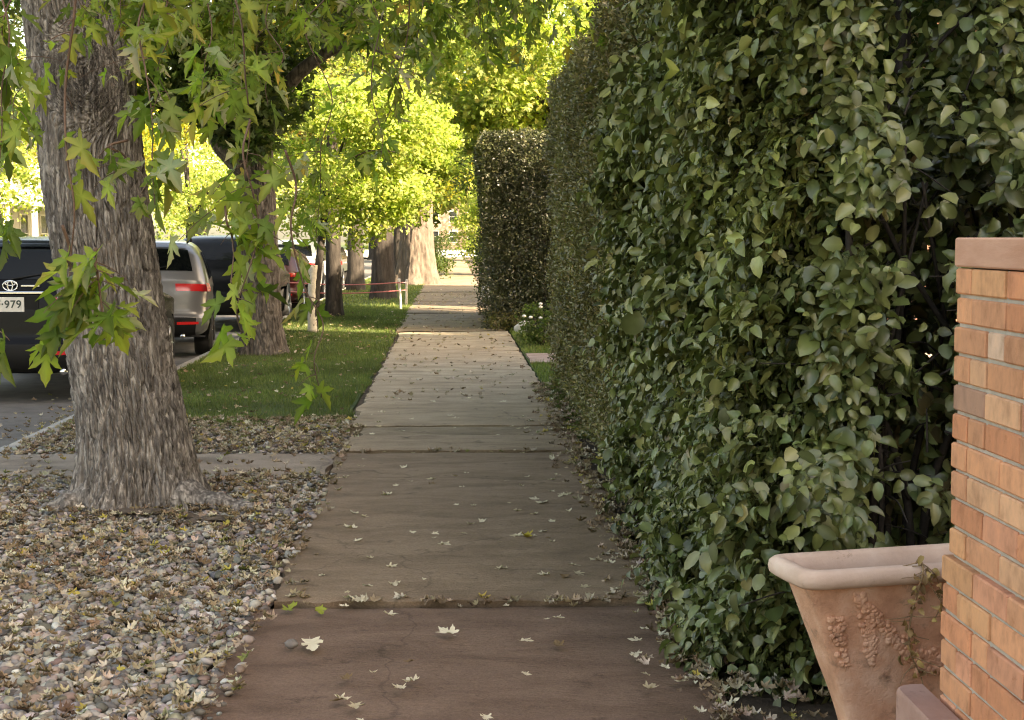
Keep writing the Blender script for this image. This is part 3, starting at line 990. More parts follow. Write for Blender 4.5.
# ---- the bright sapling with a wrapped trunk
S3 = at(313, 331, 24.5)
tr = tree('linden_tree', 'young tree with sunlit lime green crown and pale wrapped trunk', S3[0], 24.5, .075, 2.6,
          [((-2.0, 25, 2.85), (1.45, 1.5, 1.5), 85, .40, .2), ((-1.15, 25.2, 3.1), (1.0, 1.2, 1.3), 52, .36, .22), ((-.72, 25.6, 2.6), (.55, .8, .9), 18, .3, .2), ((-.50, 26.4, 3.3), (.6, .9, .95), 34, .32, .15)],
          M['bark_dark'], M['bright_leaf'], LIME, [.3, .28, .2, .12, .1], .085, 170, 5, .1, (.25, .1), None, QL, 40, .008, .03, 8)
mbw = MB().tube(catmull([(S3[0], 24.5, -.02), (S3[0] + .01, 24.5, .6), (S3[0] + .03, 24.5, 1.12)], 20), np.linspace(.092, .084, 20) + .003 * np.sin(np.arange(20) * 2.2), 16)
part(mbw.build('trunk_wrap', M['wrap'], None, smooth=True), tr)

# ---- further verge trees
T4 = at(334, 315, 29.6)
tree('shade_tree', 'dark slim trunk standing in the lawn just left of the rope barrier', T4[0], 29.6, .17, 4.0, [((T4[0] - .6, 30, 4.8), (2.2, 2.2, 1.6), 70, .6, .3)], M['bark_dark'], M['leaf'], OLIVE, None, .11, 90, 4, .25, (0, 0), None, QL, 48, .012, .05, 11)
T5 = at(383, 299, 38)
tree('shade_tree', 'wide dark trunk in shade behind the rope barrier', T5[0], 38, .31, 5, [((T5[0] - .3, 39, 6), (3.4, 3, 2.2), 110, .8, .3), ((-1.3, 37, 4.2), (1.5, 1.3, .8), 30, .5, .3)], M['bark_dark'], M['bright_leaf'], LIME, None, .13, 100, 4, .25, (0, 0), None, QL, 64, .03, .08, 13)
T6 = at(417, 282, 50)
tree('cottonwood_tree', 'massive pale sunlit trunk flaring at its foot beside the far sidewalk', T6[0], 50, .62, 6, [((T6[0] + .2, 52, 8.4), (4.5, 4, 2.6), 150, 1.0, .3)], M['bark_pale'], M['bright_leaf'], YELLOW, None, .16, 110, 4, .42, (0, 0), None, QL, 110, .07, .14, 15, flen=.5)
# right-hand garden trees behind the hedges
tree('garden_tree', 'yellow green tree leaning over the dark square hedge', 2.9, 30, .2, 4.2, [((1.7, 29.5, 5.2), (2.2, 2.4, 1.7), 130, .6, .28), ((.9, 30, 4.2), (1.1, 1.2, .9), 26, .45, .25)], M['bark_dark'], M['bright_leaf'], LIME, None, .11, 120, 5, .2, (-.4, 0), None, MAPL, 48, .012, .06, 17)
tree('garden_tree', 'dark leafy tree rising behind the broad leaved hedge above the brick pier', 3.1, 7.6, .13, 3.2, [((2.7, 7.4, 3.2), (1.5, 1.2, 1.3), 110, .42, .22)], M['bark_dark'], M['leaf'], DARKG, None, .075, 110, 6, .2, (.1, 0), None, QL, 48, .01, .05, 19,
     trunk_extra=[([(2.3, 7.2, -.05), (2.25, 7.2, 1.5), (2.2, 7.15, 3.4)], .06, .04), ([(2.7, 7.0, -.05), (2.68, 7.0, 1.5), (2.75, 7.0, 3.4)], .05, .035)])
tree('garden_tree', 'dark bushy tree deep in the garden seen through the gap above the round leaved hedge', 5.2, 16.4, .1, 2.6, [((5.1, 16.4, 3.1), (1.9, 1.5, 2.2), 320, .5, .0)], M['bark_dark'], M['leaf'], DARKG, None, .10, 100, 3, .2, (0, 0), None, QL, 32, .01, .05, 27)
tree('garden_tree', 'olive tree behind the tall clipped hedge', 3.2, 13.5, .16, 3.6, [((2.6, 13.5, 4.6), (1.8, 2.6, 1.2), 90, .5, .3)], M['bark_dark'], M['leaf'], OLIVE, None, .10, 90, 4, .2, (0, 0), None, QL, 48, .01, .05, 23)

tree('shading_evergreen', 'narrow dark evergreen on the garden lawn between the two clipped hedges', 5.2, 21.6, .12, 4.5, [((5.2, 21.6, 3.4), (1.2, 1.3, 3.3), 280, .5, .0)], M['bark_dark'], M['leaf'], DARKG, None, .10, 110, 2, .2, (0, 0), None, QL, 32, .01, .05, 29)  # hidden tree added to keep the sun off the square hedge's near end

# ------------------------------------------------------------------ hedges
def hedge_face_points(n, fn):
    u, v = rng.random(n), rng.random(n)
    return fn(u, v)

def broadleaf_hedge():
    root = empty('hedge', (2.0, 6.8, -.04), 'broad leaved green hedge with large round leaves behind the terracotta planter', 'hedge')
    YE, YB, XS, XR = 4.72, 8.2, 1.10, 3.3
    def top(X, Y):
        base = 2.95 + .25 * (fbm(np.stack([X * 1.5, Y * 1.5, X * 0], 1), 3, 41) - .5) * 2
        dip = (X > 1.34) & ((X < 1.72) | (Y > 5.1))
        return np.where(dip, 1.98 + .07 * np.sin(X * 13), base)
    n = 20000
    side = rng.random(n) < .62
    U, Vr = rng.random(n), rng.random(n)
    X = np.where(side, XS, XS + U * (XR - XS))
    Y = np.where(side, YE + U * (YB - YE), YE)
    # rounded corner between the end and the side
    Z = -.02 + Vr * 3.2
    O = np.where(side[:, None], np.array([-1., 0, 0]), np.array([0, -1., 0]))
    bul = (fbm(np.stack([X * 1.9, Y * 1.9, Z * 1.9], 1), 3, 43) - .5) * .75
    lean = -.10 * np.sin(np.clip(Z / 2.9, 0, 1) * np.pi * .75) + .02 * np.clip(1 - Z / .5, 0, 1)
    cx = np.clip((X - XS) / .35, 0, 1); cyy = np.clip((Y - YE) / .35, 0, 1)
    rd = .16 * ((1 - cx) * (1 - cyy)) ** 2
    P = np.stack([X, Y, Z], 1)
    P -= O * 0
    P += O * (bul - lean * 1)[:, None] * np.where(side, 1, .8)[:, None]
    P += np.stack([rd, rd, 0 * rd], 1)
    dep = rng.random(n) ** 1.6 * .42
    P -= O * dep[:, None]
    dens = fbm(np.stack([X * 3.2, Y * 3.2, Z * 3.2], 1), 3, 47)
    keep = (dens > .375 + .10 * rng.random(n)) & (Z < top(X, Y))
    low = (~side) & (X > 1.30) & (Z < 1.22 + .3 * np.sin(X * 9))
    keep &= ~(low & (rng.random(n) < .84))
    near_pier = (~side) & (X > 1.40) & (X < 1.72) & (Z < 1.75)
    keep &= ~(near_pier & (rng.random(n) < .55))
    keep &= ~((Z < .28) & ~side & (rng.random(n) < .7))
    P, O, side = P[keep], O[keep], side[keep]
    # a few shoots hang over the back of the planter
    mm = 26
    Pq = np.stack([rng.uniform(1.0, 1.24, mm), rng.uniform(4.22, 4.6, mm), rng.uniform(.70, .92, mm)], 1)
    P = np.concatenate([P, Pq]); O = np.concatenate([O, np.tile([[0, -1., 0]], (mm, 1))]); side = np.concatenate([side, np.zeros(mm, bool)])
    # tops
    m = 1500
    Pt = np.stack([rng.uniform(XS, XR, m), rng.uniform(YE, YB, m), np.zeros(m)], 1)
    Pt[:, 2] = top(Pt[:, 0], Pt[:, 1]) - rng.random(m) * .2
    kp = (Pt[:, 1] > 5.2) | (Pt[:, 2] > 0)
    P = np.concatenate([P, Pt[kp]]); O = np.concatenate([O, np.tile([[0, -.3, 1.]], (kp.sum(), 1))])
    ns = len(P)
    D = norm(O * .8 + np.array([0, 0, .25]) + rng.normal(0, .55, (ns, 3)))
    ln = rng.uniform(.06, .2, ns)
    per = 6
    idx = np.repeat(np.arange(ns), per)
    f = np.tile(np.linspace(.15, 1, per), ns)
    ang = np.tile(np.arange(per) * 2.4, ns) + rng.uniform(0, 6, ns)[idx]
    A, B = frames(D, rng.normal(0, 1, (ns, 3)))[:2]
    rad = np.cos(ang)[:, None] * A[idx] + np.sin(ang)[:, None] * B[idx]
    LP = P[idx] + D[idx] * (f * ln[idx])[:, None] + np.array([0, 0, -.3]) * (f ** 2 * ln[idx])[:, None] + rad * .012
    n = len(LP)
    ND = norm(O[idx] * .75 + np.array([0, 0, .55]) + rng.normal(0, .42, (n, 3)))
    TD = rad * .9 + D[idx] * .35 + np.array([0, 0, -.75]) + rng.normal(0, .25, (n, 3))
    X_, Y_, Z_ = frames(ND, TD)
    sz = (.026 + .042 * rng.random(n) ** 1.25) * (.75 + .6 * fbm(LP * 2.2, 2, 51)) 
    big = rng.random(n) < .012
    sz[big] *= 1.5
    S = np.stack([sz * rng.uniform(.62, .98, n), sz * rng.uniform(.95, 1.2, n), sz * rng.uniform(.2, 2.2, n)], 1)
    V, F = scatter(OV[0], OV[1], LP, X_, Y_, Z_, S)
    pal = [(.066, .088, .032), (.11, .136, .049), (.155, .18, .068), (.21, .228, .09), (.16, .135, .06)]
    t = tint_of(n, pal, .22, [.26, .34, .27, .12, .01])
    t *= (1 + .35 * (fbm(LP * 1.8, 3, 53) - .5) * 2)[:, None]
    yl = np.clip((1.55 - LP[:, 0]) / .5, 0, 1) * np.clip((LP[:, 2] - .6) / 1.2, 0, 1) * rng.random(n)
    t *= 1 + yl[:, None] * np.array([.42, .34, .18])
    part(mesh_obj('foliage', V, F, M['hedge_leaf'], None, np.repeat(t, len(OV[0]), 0) * np.tile(OVT, (len(t), 1))), root)
    # inner leaves fill the depth of the hedge
    m = 19000
    q = np.stack([rng.uniform(XS + .3, XR, m), rng.uniform(YE + .32, YB, m), rng.uniform(.05, 2.9, m)], 1)
    q = q[q[:, 2] < top(q[:, 0], q[:, 1]) - .1]
    m = len(q)
    X_, Y_, Z_ = frames(rng.normal(0, .7, (m, 3)) + np.array([0, -.3, .5]), rng.normal(0, 1, (m, 3)) + np.array([0, 0, -.6]))
    V, F = scatter(OV[0], OV[1], q, X_, Y_, Z_, np.stack([np.full(m, .06), rng.uniform(.05, .085, m), np.full(m, .06)], 1))
    part(mesh_obj('inner_leaves', V, F, M['hedge_leaf'], None, np.repeat(tint_of(m, pal, .2), len(OV[0]), 0)), root)
    mb = MB()
    for k in range(46):
        if k < 16: b = np.array([rng.uniform(1.3, 2.4), rng.uniform(4.95, 5.3), -.06])
        else: b = np.array([rng.uniform(1.35, 3.0), rng.uniform(5.0, 9.0), -.06])
        h = float(top(np.array([b[0]]), np.array([b[1]]))[0]) - .1
        c = [b, b + [rng.normal(0, .07), rng.normal(0, .07), h * .35], b + [rng.normal(0, .14), rng.normal(0, .12), h * .7], b + [rng.normal(0, .2), rng.normal(0, .15), h]]
        mb.tube(catmull(c, 16), np.linspace(rng.uniform(.012, .024), .005, 16), 6)
    for k in range(120):
        b = np.array([rng.uniform(1.2, 2.3), rng.uniform(4.8, 5.1), rng.uniform(.2, 2.2)])
        if k > 70: b = np.array([rng.uniform(1.12, 1.4), rng.uniform(5, 9), rng.uniform(.2, 2.8)])
        d = norm(np.array([rng.normal(), -.2 + rng.normal() * .5, .2 + rng.normal() * .6])) * rng.uniform(.15, .4)
        mb.tube(catmull([b, b + d * .5 + [0, 0, .02], b + d], 8), np.linspace(.005, .002, 8), 4)
    part(tag(mb.build('stem', M['stem'], None, smooth=True), kind='stuff'), root)

broadleaf_hedge()

def fine_hedge(name, label, x0, x1, y0, y1, h, n, size, pal, seed, taper=.25, hvar=.2, deep=.3, wob=.3):
    # wob: how far the clipped face has grown out of true
    root = empty(name, ((x0 + x1) / 2, (y0 + y1) / 2, -.04), label, 'hedge', 'clipped fine leaved hedges along the sidewalk')
    W, Dp = x1 - x0, y1 - y0
    areas = np.array([Dp * h, W * h, W * h, W * Dp])
    f = rng.choice(4, n, p=areas / areas.sum())
    u, v = rng.random(n), rng.random(n)
    P = np.zeros((n, 3)); O = np.zeros((n, 3))
    for k in range(4):
        m = f == k
        if k == 0: P[m] = np.stack([np.full(m.sum(), x0), y0 + u[m] * Dp, v[m] * h], 1); O[m] = (-1, 0, 0)
        if k == 1: P[m] = np.stack([x0 + u[m] * W, np.full(m.sum(), y0), v[m] * h], 1); O[m] = (0, -1, 0)
        if k == 2: P[m] = np.stack([x0 + u[m] * W, np.full(m.sum(), y1), v[m] * h], 1); O[m] = (0, 1, 0)
        if k == 3: P[m] = np.stack([x0 + u[m] * W, y0 + v[m] * Dp, np.full(m.sum(), h)], 1); O[m] = (0, 0, 1)
    zf = np.clip(P[:, 2] / h, 0, 1)
    c = np.array([(x0 + x1) / 2, (y0 + y1) / 2, 0])
    # sides lean out towards the top, edges rounded
    sc = 1 - taper * (1 - zf) ** 1.5 / max(W, .5) * 1.0
    P[:, 0] = np.where(O[:, 0] != 0, P[:, 0] + taper * (1 - zf) ** 1.5, P[:, 0])
    P[:, 2] += np.where(O[:, 2] > .5, 1, zf) * hvar * (fbm(np.stack([P[:, 0] * .9, P[:, 1] * .9, P[:, 0] * 0], 1), 3, seed) - .5) * 2
    P += O * ((fbm(P * 1.6, 3, seed + 2) - .5) * wob)[:, None]
    P += O * ((fbm(P * 7, 2, seed + 3) - .5) * .14)[:, None]
    P -= O * (rng.random(n) ** 1.7 * deep)[:, None]
    D = norm(O * .7 + np.array([0, 0, .45]) + rng.normal(0, .55, (n, 3)))
    N = norm(rng.normal(0, .7, (n, 3)) + O * .6 + np.array([0, 0, .4]))
    X_, Y_, Z_ = frames(N, D)
    s = rng.uniform(size * .6, size * 1.3, n)
    S = np.stack([s * .62, s, s], 1)
    V, F = scatter(QL[0], QL[1], P, X_, Y_, Z_, S)
    t = tint_of(n, pal, .3) * (1 + .5 * (fbm(P * 2.0, 3, seed + 6) - .5) * 2)[:, None]
    part(mesh_obj('foliage', V, F, M['hedge_leaf'], None, np.repeat(np.clip(t, .005, .5), 4, 0)), root)
    m = n // 8
    q = np.stack([rng.uniform(x0 + .25, x1 - .2, m), rng.uniform(y0 + .2, y1 - .2, m), rng.uniform(0.02, h - .15, m)], 1)
    q[:, 0] += taper * (1 - q[:, 2] / h) ** 1.5
    X_, Y_, Z_ = frames(rng.normal(0, 1, (m, 3)), rng.normal(0, 1, (m, 3)))
    V, F = scatter(QL[0], QL[1], q, X_, Y_, Z_, np.full(m, max(.09, size * 2.2)))
    part(mesh_obj('inner_leaves', V, F, M['hedge_leaf'], None, np.repeat(tint_of(m, pal, .2), 4, 0)), root)
    mb = MB()
    for k in range(int(10 + Dp * 4)):
        b = np.array([rng.uniform(x0 + .35, x1 - .2), rng.uniform(y0 + .15, y1 - .15), -.06])
        c_ = [b, b + [rng.normal(0, .06), rng.normal(0, .06), h * .4], b + [rng.normal(0, .12), rng.normal(0, .12), h * .88]]
        mb.tube(catmull(c_, 12), np.linspace(.03, .006, 12), 6)
    part(tag(mb.build('stem', M['stem'], None, smooth=True), kind='stuff'), root)
    return root

HG = [(.105, .11, .05), (.14, .14, .065), (.18, .17, .085), (.20, .17, .10), (.075, .08, .037)]
fine_hedge('hedge', 'tall olive clipped hedge of tiny leaves next to the round leaved hedge', 1.02, 2.5, 7.7, 15.2, 3.08, 240000, .042, [(.16, .165, .06), (.215, .205, .08), (.27, .245, .105), (.30, .245, .13), (.12, .12, .047)], 61, .10, .24, .3, .5)
fine_hedge('hedge', 'dark square topped clipped hedge beyond the side path', .52, 2.6, 25.0, 29.6, 3.38, 110000, .06, [(.04, .05, .022), (.06, .07, .032), (.08, .088, .042), (.11, .11, .055)], 67, .38, .06, .25, .2)

# ------------------------------------------------------------------ bushes
def bush(name, label, c, rad, n, r, per, size, pal, cat='bush', group=None, leafm='leaf', seed=1, weights=None):
    root = empty(name, (c[0], c[1], -.04), label, cat, group)
    cl = ellipsoid_clumps(c, rad, n, r, .2, seed, .2, .02)
    V, F, t = cloud_leaves(cl, per, size, pal, weights)
    keep = V[:, 2] < -.05
    V[keep, 2] = -.05
    part(mesh_obj('foliage', V, F, M[leafm], None, t), root)
    mb = MB()
    g = np.random.default_rng(seed)
    for k in range(7):
        b = np.array([c[0] + g.normal(0, .06), c[1] + g.normal(0, .06), -.06])
        e = cl[g.integers(len(cl)), :3]
        mb.tube(catmull([b, (b + e) / 2 + [0, 0, .1 * rad[2]], e], 10), np.linspace(.02, .004, 10), 5)
    part(tag(mb.build('stem', M['stem'], None, smooth=True), kind='stuff'), root)
    return root

b = bush('flower_bush', 'small bush with white flowers at the corner of the clipped hedge', (1.33, 21.3, .32), (.35, .4, .36), 26, .16, 70, .05, [(.07, .11, .03), (.11, .14, .05)], seed=31)
Vp, Fp = ico(1)
for k in range(6):
    mb = MB()
    p = np.array([1.33 + rng.uniform(-.3, .25), 21.3 - rng.uniform(.1, .4), rng.uniform(.3, .68)])
    mb.add(Vp * np.array([.03, .03, .022]) + p, Fp)
    part(mb.build('flower', M['petal'], None, smooth=True), b)
bush('bush', 'dark rounded bush right of the far sidewalk past the square hedge', (1.35, 42, .9), (.75, 1.0, 1.0), 60, .34, 90, .08, DARKG, seed=33)
bush('bush', 'sunlit pale green shrub arching over the far sidewalk', (1.5, 62, 1.9), (1.6, 2.0, 1.6), 80, .5, 90, .13, LIME, seed=35, leafm='bright_leaf')
bush('bush', 'low dry shrub at the foot of the square hedge', (.95, 25.5, .14), (.35, 1.6, .2), 30, .16, 60, .05, [(.10, .095, .045), (.14, .12, .06)], seed=37)
bush('bush', 'dark green shrub behind the massive pale trunk', (-.7, 56, .9), (.9, 1.0, 1.0), 50, .4, 80, .1, DARKG, seed=39)

# small rocks
def rock(name, label, p, s, mat, seed, cat='rock', group=None):
    V0, F0 = ico(2)
    d = 1 + (fbm(V0 * 1.6 + seed, 3, seed) - .5) * .8
    o = mesh_obj(name, V0 * d[:, None] * np.array(s), F0, mat)
    o.location = p
    return tag(o, label, cat, group)

rock('rock', 'white rock lying at the near foot of the square hedge', (1.22, 24.4, .05), (.17, .12, .12), M['rock'], 3)
rock('stone_block', 'pale squarish stone at the sidewalk edge by the dark rounded bush', (.98, 38.0, .16), (.22, .22, .26), M['rock'], 5, 'stone')
rock('stone', 'small dark grey pebble alone on the nearest sidewalk slab', (-.62, 5.48, .018), (.026, .02, .02), M['grey_rock'], 7, 'stone')

# ------------------------------------------------------------------ brick pier
pier = empty('brick_pier', (1.45, 2.6, -.05), 'orange brick pier with stone cap at the sidewalk edge', 'pier')
PX, PY1, PY0, PW = 1.172, 3.33, 1.75, .62
COURSE, BL, MJ = .0677, .203, .0085
core = MB().box((PX + .008, PY0 + .008, -.06), (PX + PW - .008, PY1 - .008, 1.50))
core.box((PX - .004, PY0 - .004, -.06), (PX + PW + .004, PY1 + .004, .815))
part(core.build('mortar_bed', M['mortar'], None), pier)
bm_, bt = MB(), []
BP = [(.68, .335, .195), (.63, .28, .16), (.70, .40, .25), (.60, .30, .18), (.68, .325, .21), (.72, .50, .38), (.44, .26, .19), (.68, .36, .20)]
for c in range(23):
    z1 = 1.50 - c * COURSE
    z0 = z1 - COURSE + MJ
    if z0 < -.05: break
    px, py0, py1, pw = (PX, PY0, PY1, PW) if z1 > .83 else (PX - .012, PY0 - .012, PY1 + .012, PW + .024)
    off = (c % 2) * BL / 2 + (.03 if c % 3 == 0 else 0)
    # the two long faces
    for xa, xb in ((px, px + .09), (px + pw - .09, px + pw)):
        yv = py1 - (0 if c % 2 else .0)
        first = True
        while yv > py0 + .02:
            ln = (BL * .52 if (c % 2 and first) else BL) - MJ
            if rng.random() < .16: ln = BL * .5 - MJ
            y0b = max(yv - ln, py0)
            n0 = bm_.n
            j = rng.uniform(-.003, .003)
            if yv - y0b > .03:
                bm_.box((xa + j, y0b, z0), (xb + j, yv, z1 - .0), .004)
                bt.append(np.tile(np.array(BP[rng.choice(8, p=[.24, .18, .14, .12, .12, .07, .06, .07])]) * rng.uniform(.88, 1.08), (bm_.n - n0, 1)))
            yv = y0b - MJ
            first = False
    for ya, yb in ((py1 - .09, py1 + .001), (py0 - .001, py0 + .09)):
        xv = px + .1
        while xv < px + pw - .14:
            n0 = bm_.n
            bm_.box((xv, ya, z0), (min(xv + BL - MJ, px + pw - .1), yb, z1), .004)
            bt.append(np.tile(np.array(BP[rng.integers(8)]), (bm_.n - n0, 1)))
            xv += BL
part(autosmooth(bm_.build('brickwork', M['brick'], None, tint=np.concatenate(bt)), 30), pier)
cap = MB().box((PX - .004, PY0 - .03, 1.5035), (PX + PW + .03, PY1 + .004, 1.571), .004)
part(autosmooth(cap.build('capstone', M['capstone'], None), 30), pier)

# sandstone ledge in front of the pier
led = MB()
n = 26
a = np.linspace(0, 1, n)
outl = []
LX, LY = at(890, 690, 3.46)[0], 3.46
LZ = at(920, 681, 3.46)[2]
for tq in np.linspace(0, np.pi / 2, 9): outl.append((LX + .06 - .06 * math.cos(tq), LY - .06 + .06 * math.sin(tq)))
pts = [(LX, 2.4)] + outl + [(PX - .016, LY), (PX - .016, 2.4)]
pts = np.array(pts)
m = len(pts)
cen = pts.mean(0)
rings = []
for z, ins in ((-.06, 0), (LZ - .014, 0), (LZ - .005, .004), (LZ, .012)):
    q = pts + (cen - pts) * ins / .1
    rings.append(np.concatenate([q, np.full((m, 1), z)], 1))
Vr = np.concatenate(rings)
Fr = [(r_ * m + k, r_ * m + (k + 1) % m, (r_ + 1) * m + (k + 1) % m, (r_ + 1) * m + k) for r_ in range(3) for k in range(m)]
led.add(Vr, np.array(Fr)[:, ::-1])
led.add(np.concatenate([rings[-1], [[*cen, LZ]]]), np.array([(k, m, (k + 1) % m) for k in range(m)]))
tag(autosmooth(led.build('stone_ledge', M['sandstone']), 40), 'low red sandstone ledge against the foot of the brick pier', 'ledge')

# ------------------------------------------------------------------ terracotta planter
PC = at(786, 579, 3.98) + np.array([.44, .19, -.722])
pl = empty('planter', PC, 'weathered terracotta planter with raised garland on its side beside the brick pier', 'planter')
pl.rotation_euler = (0, 0, R(13))
def rrect(hx, hy, r, n=10):
    out = []
    for cx_, cy_, a0 in ((hx - r, hy - r, 0), (-hx + r, hy - r, 90), (-hx + r, -hy + r, 180), (hx - r, -hy + r, 270)):
        for t_ in np.linspace(0, 90, n):
            out.append((cx_ + r * math.cos(R(a0 + t_)), cy_ + r * math.sin(R(a0 + t_))))
    # densify straight runs
    out = np.array(out)
    res = []
    for i in range(len(out)):
        p, q = out[i], out[(i + 1) % len(out)]
        k = max(1, int(np.linalg.norm(q - p) / .03))
        for s_ in range(k): res.append(p + (q - p) * s_ / k)
    return np.array(res)
def loft(levels, name, mat, parent, close_bottom=False):
    base = rrect(.40, .17, .06)
    ang = base
    mb = MB()
    rings = []
    for hx, hy, r, z in levels:
        # same point count: scale the base outline
        q = base * np.array([hx / .40, max(.05, hy - .062) / .17])
        rings.append(np.concatenate([q, np.full((len(q), 1), z)], 1))
    mb_ = np.array(rings)
    dn = (fbm(mb_.reshape(-1, 3) * 9, 3, 91) - .5).reshape(mb_.shape[:2])
    mb_[..., :2] *= (1 + .022 * dn)[..., None]
    mb_ = np.concatenate([mb_, mb_[:, :1]], 1)
    mb.grid(mb_, flip=False)
    return mb.build(name, mat, parent, smooth=True)
def body_h(z):
    """half sizes of the pot at height z (local, base at 0)"""
    tq = np.clip((z - .25) / (.70 - .25), 0, 1)
    return .235 + .162 * tq ** 1.03, .10 + .062 * tq ** 1.05
lv = [(.285, .135, .05, .0), (.285, .135, .05, .05), (.27, .125, .05, .07), (.25, .118, .05, .12), (.245, .112, .05, .17), (.268, .130, .05, .18), (.272, .133, .05, .215), (.266, .125, .05, .23), (.243, .104, .05, .24)]
for z in np.linspace(.25, .70, 16):
    hx, hy = body_h(z); lv.append((hx, hy, .05, z))
bo = loft(lv, 'body', M['terracotta'], pl)
rim = loft([(.397, .162, .05, .688), (.425, .185, .05, .692), (.437, .196, .05, .702), (.440, .199, .05, .718), (.437, .196, .05, .735), (.428, .188, .05, .744), (.414, .176, .05, .747), (.398, .162, .05, .744), (.388, .152, .05, .735), (.382, .146, .05, .70), (.325, .125, .05, .60)], 'rim', M['terracotta_rim'], pl)
soilm = MB(); q = rrect(.345, .055, .05); soilm.add(np.concatenate([np.concatenate([q, np.full((len(q), 1), .64)], 1), [[0, 0, .655]]]), np.array([(k, (k + 1) % len(q), len(q)) for k in range(len(q))]))
soilm.build('soil', M['soil'], pl, smooth=True)
# raised garland: beads swagging across the front and hanging drops
rl = MB()
Vi, Fi = ico(1)
g = np.random.default_rng(5)
def bead(mb_, xf, z, s):
    hx, hy = body_h(z)
    mb_.add(Vi * np.array([s, s * .8, s]) + np.array([xf * hx, -hy + .061, z]), Fi)
rl = MB()
for k in range(330):
    tq = g.random()
    xq = -.66 + 1.05 * tq
    z = .655 - .22 * math.sin(min(1, tq * 1.15) * np.pi * .62) + g.normal(0, .010 + .008 * tq)
    bead(rl, xq + g.normal(0, .02), z, g.uniform(.006, .0115))
rl.build('garland', M['terracotta'], pl, smooth=True)
for cx_, z0, n_ in ((-.60, .60, 110), (-.88, .60, 80), (.45, .62, 120)):
    rl = MB()
    for k in range(n_):
        tq = g.random()
        bead(rl, cx_ + g.normal(0, .035) * (1 - .5 * tq), z0 - .15 * tq, g.uniform(.0055, .010))
    rl.build('grape_cluster', M['terracotta'], pl, smooth=True)
for k in range(3):
    pm = MB()
    a_ = np.linspace(.6, 5.7, 14)
    cxp = .085 + k * .055
    pm.tube(np.stack([cxp + .010 * np.cos(a_), np.full(14, -.1375), .718 + .011 * np.sin(a_)], 1), .0022, 5)
    pm.build('rim_stamp', M['terracotta_rim'], pl, smooth=True)

# dead vine hanging over the planter's rim
vn = MB()
Lm = np.array(pl.matrix_basis) if False else None
ca, sa = math.cos(R(13)), math.sin(R(13))
def loc2w(p): return PC + np.array([p[0] * ca - p[1] * sa, p[0] * sa + p[1] * ca, p[2]])
vx = -.095
main = catmull([loc2w(p) for p in ((vx + .03, -.06, .67), (vx + .03, -.103, .757), (vx + .022, -.144, .735), (vx + .01, -.143, .68), (vx, -.130, .62), (vx - .002, -.118, .55), (vx + .015, -.103, .48), (vx + .05, -.093, .42))], 40)
vn.tube(main, np.linspace(.0035, .0025, 40), 5)
for k in range(18):
    i = rng.integers(24, 40) if k > 8 else rng.integers(6, 40)
    d = np.array([rng.normal(0, .05), -abs(rng.normal(0, .012)), -abs(rng.normal(0, .05))])
    c = catmull([main[i], main[i] + d * .5 + [rng.normal(0, .012), -.006, 0], main[i] + d], 9)
    vn.tube(c, np.linspace(.002, .001, 9), 4)
m2 = catmull([loc2w(p) for p in ((vx + .03, -.103, .755), (vx + .05, -.150, .73), (vx + .075, -.144, .69), (vx + .085, -.138, .63), (vx + .07, -.128, .58))], 24)
vn.tube(m2, .0018, 5)
vine = vn.build('dried_vine', M['vine'], smooth=True)
tag(vine, 'brown dead vine hanging over the rim of the terracotta planter', 'vine')
nl = 46
idx = rng.integers(8, 40, nl)
P = main[idx] + rng.normal(0, .012, (nl, 3)) + np.array([0, -.008, 0])
k2 = rng.random(nl) < .35
P[k2] = m2[rng.integers(4, 24, int(k2.sum()))] + rng.normal(0, .008, (int(k2.sum()), 3)) + np.array([0, -.006, 0])
X_, Y_, Z_ = frames(rng.normal(0, 1, (nl, 3)), rng.normal(0, .6, (nl, 3)) + np.array([0, 0, -.8]))
V, F = scatter(OV[0], OV[1], P, X_, Y_, Z_, np.stack([np.full(nl, .018), rng.uniform(.018, .034, nl), np.full(nl, .05)], 1))
mesh_obj('withered_leaves', V, F, M['dry_leaf'], vine, np.repeat(tint_of(nl, [(.36, .25, .11), (.42, .30, .13), (.22, .14, .07)], .2), len(OV[0]), 0))

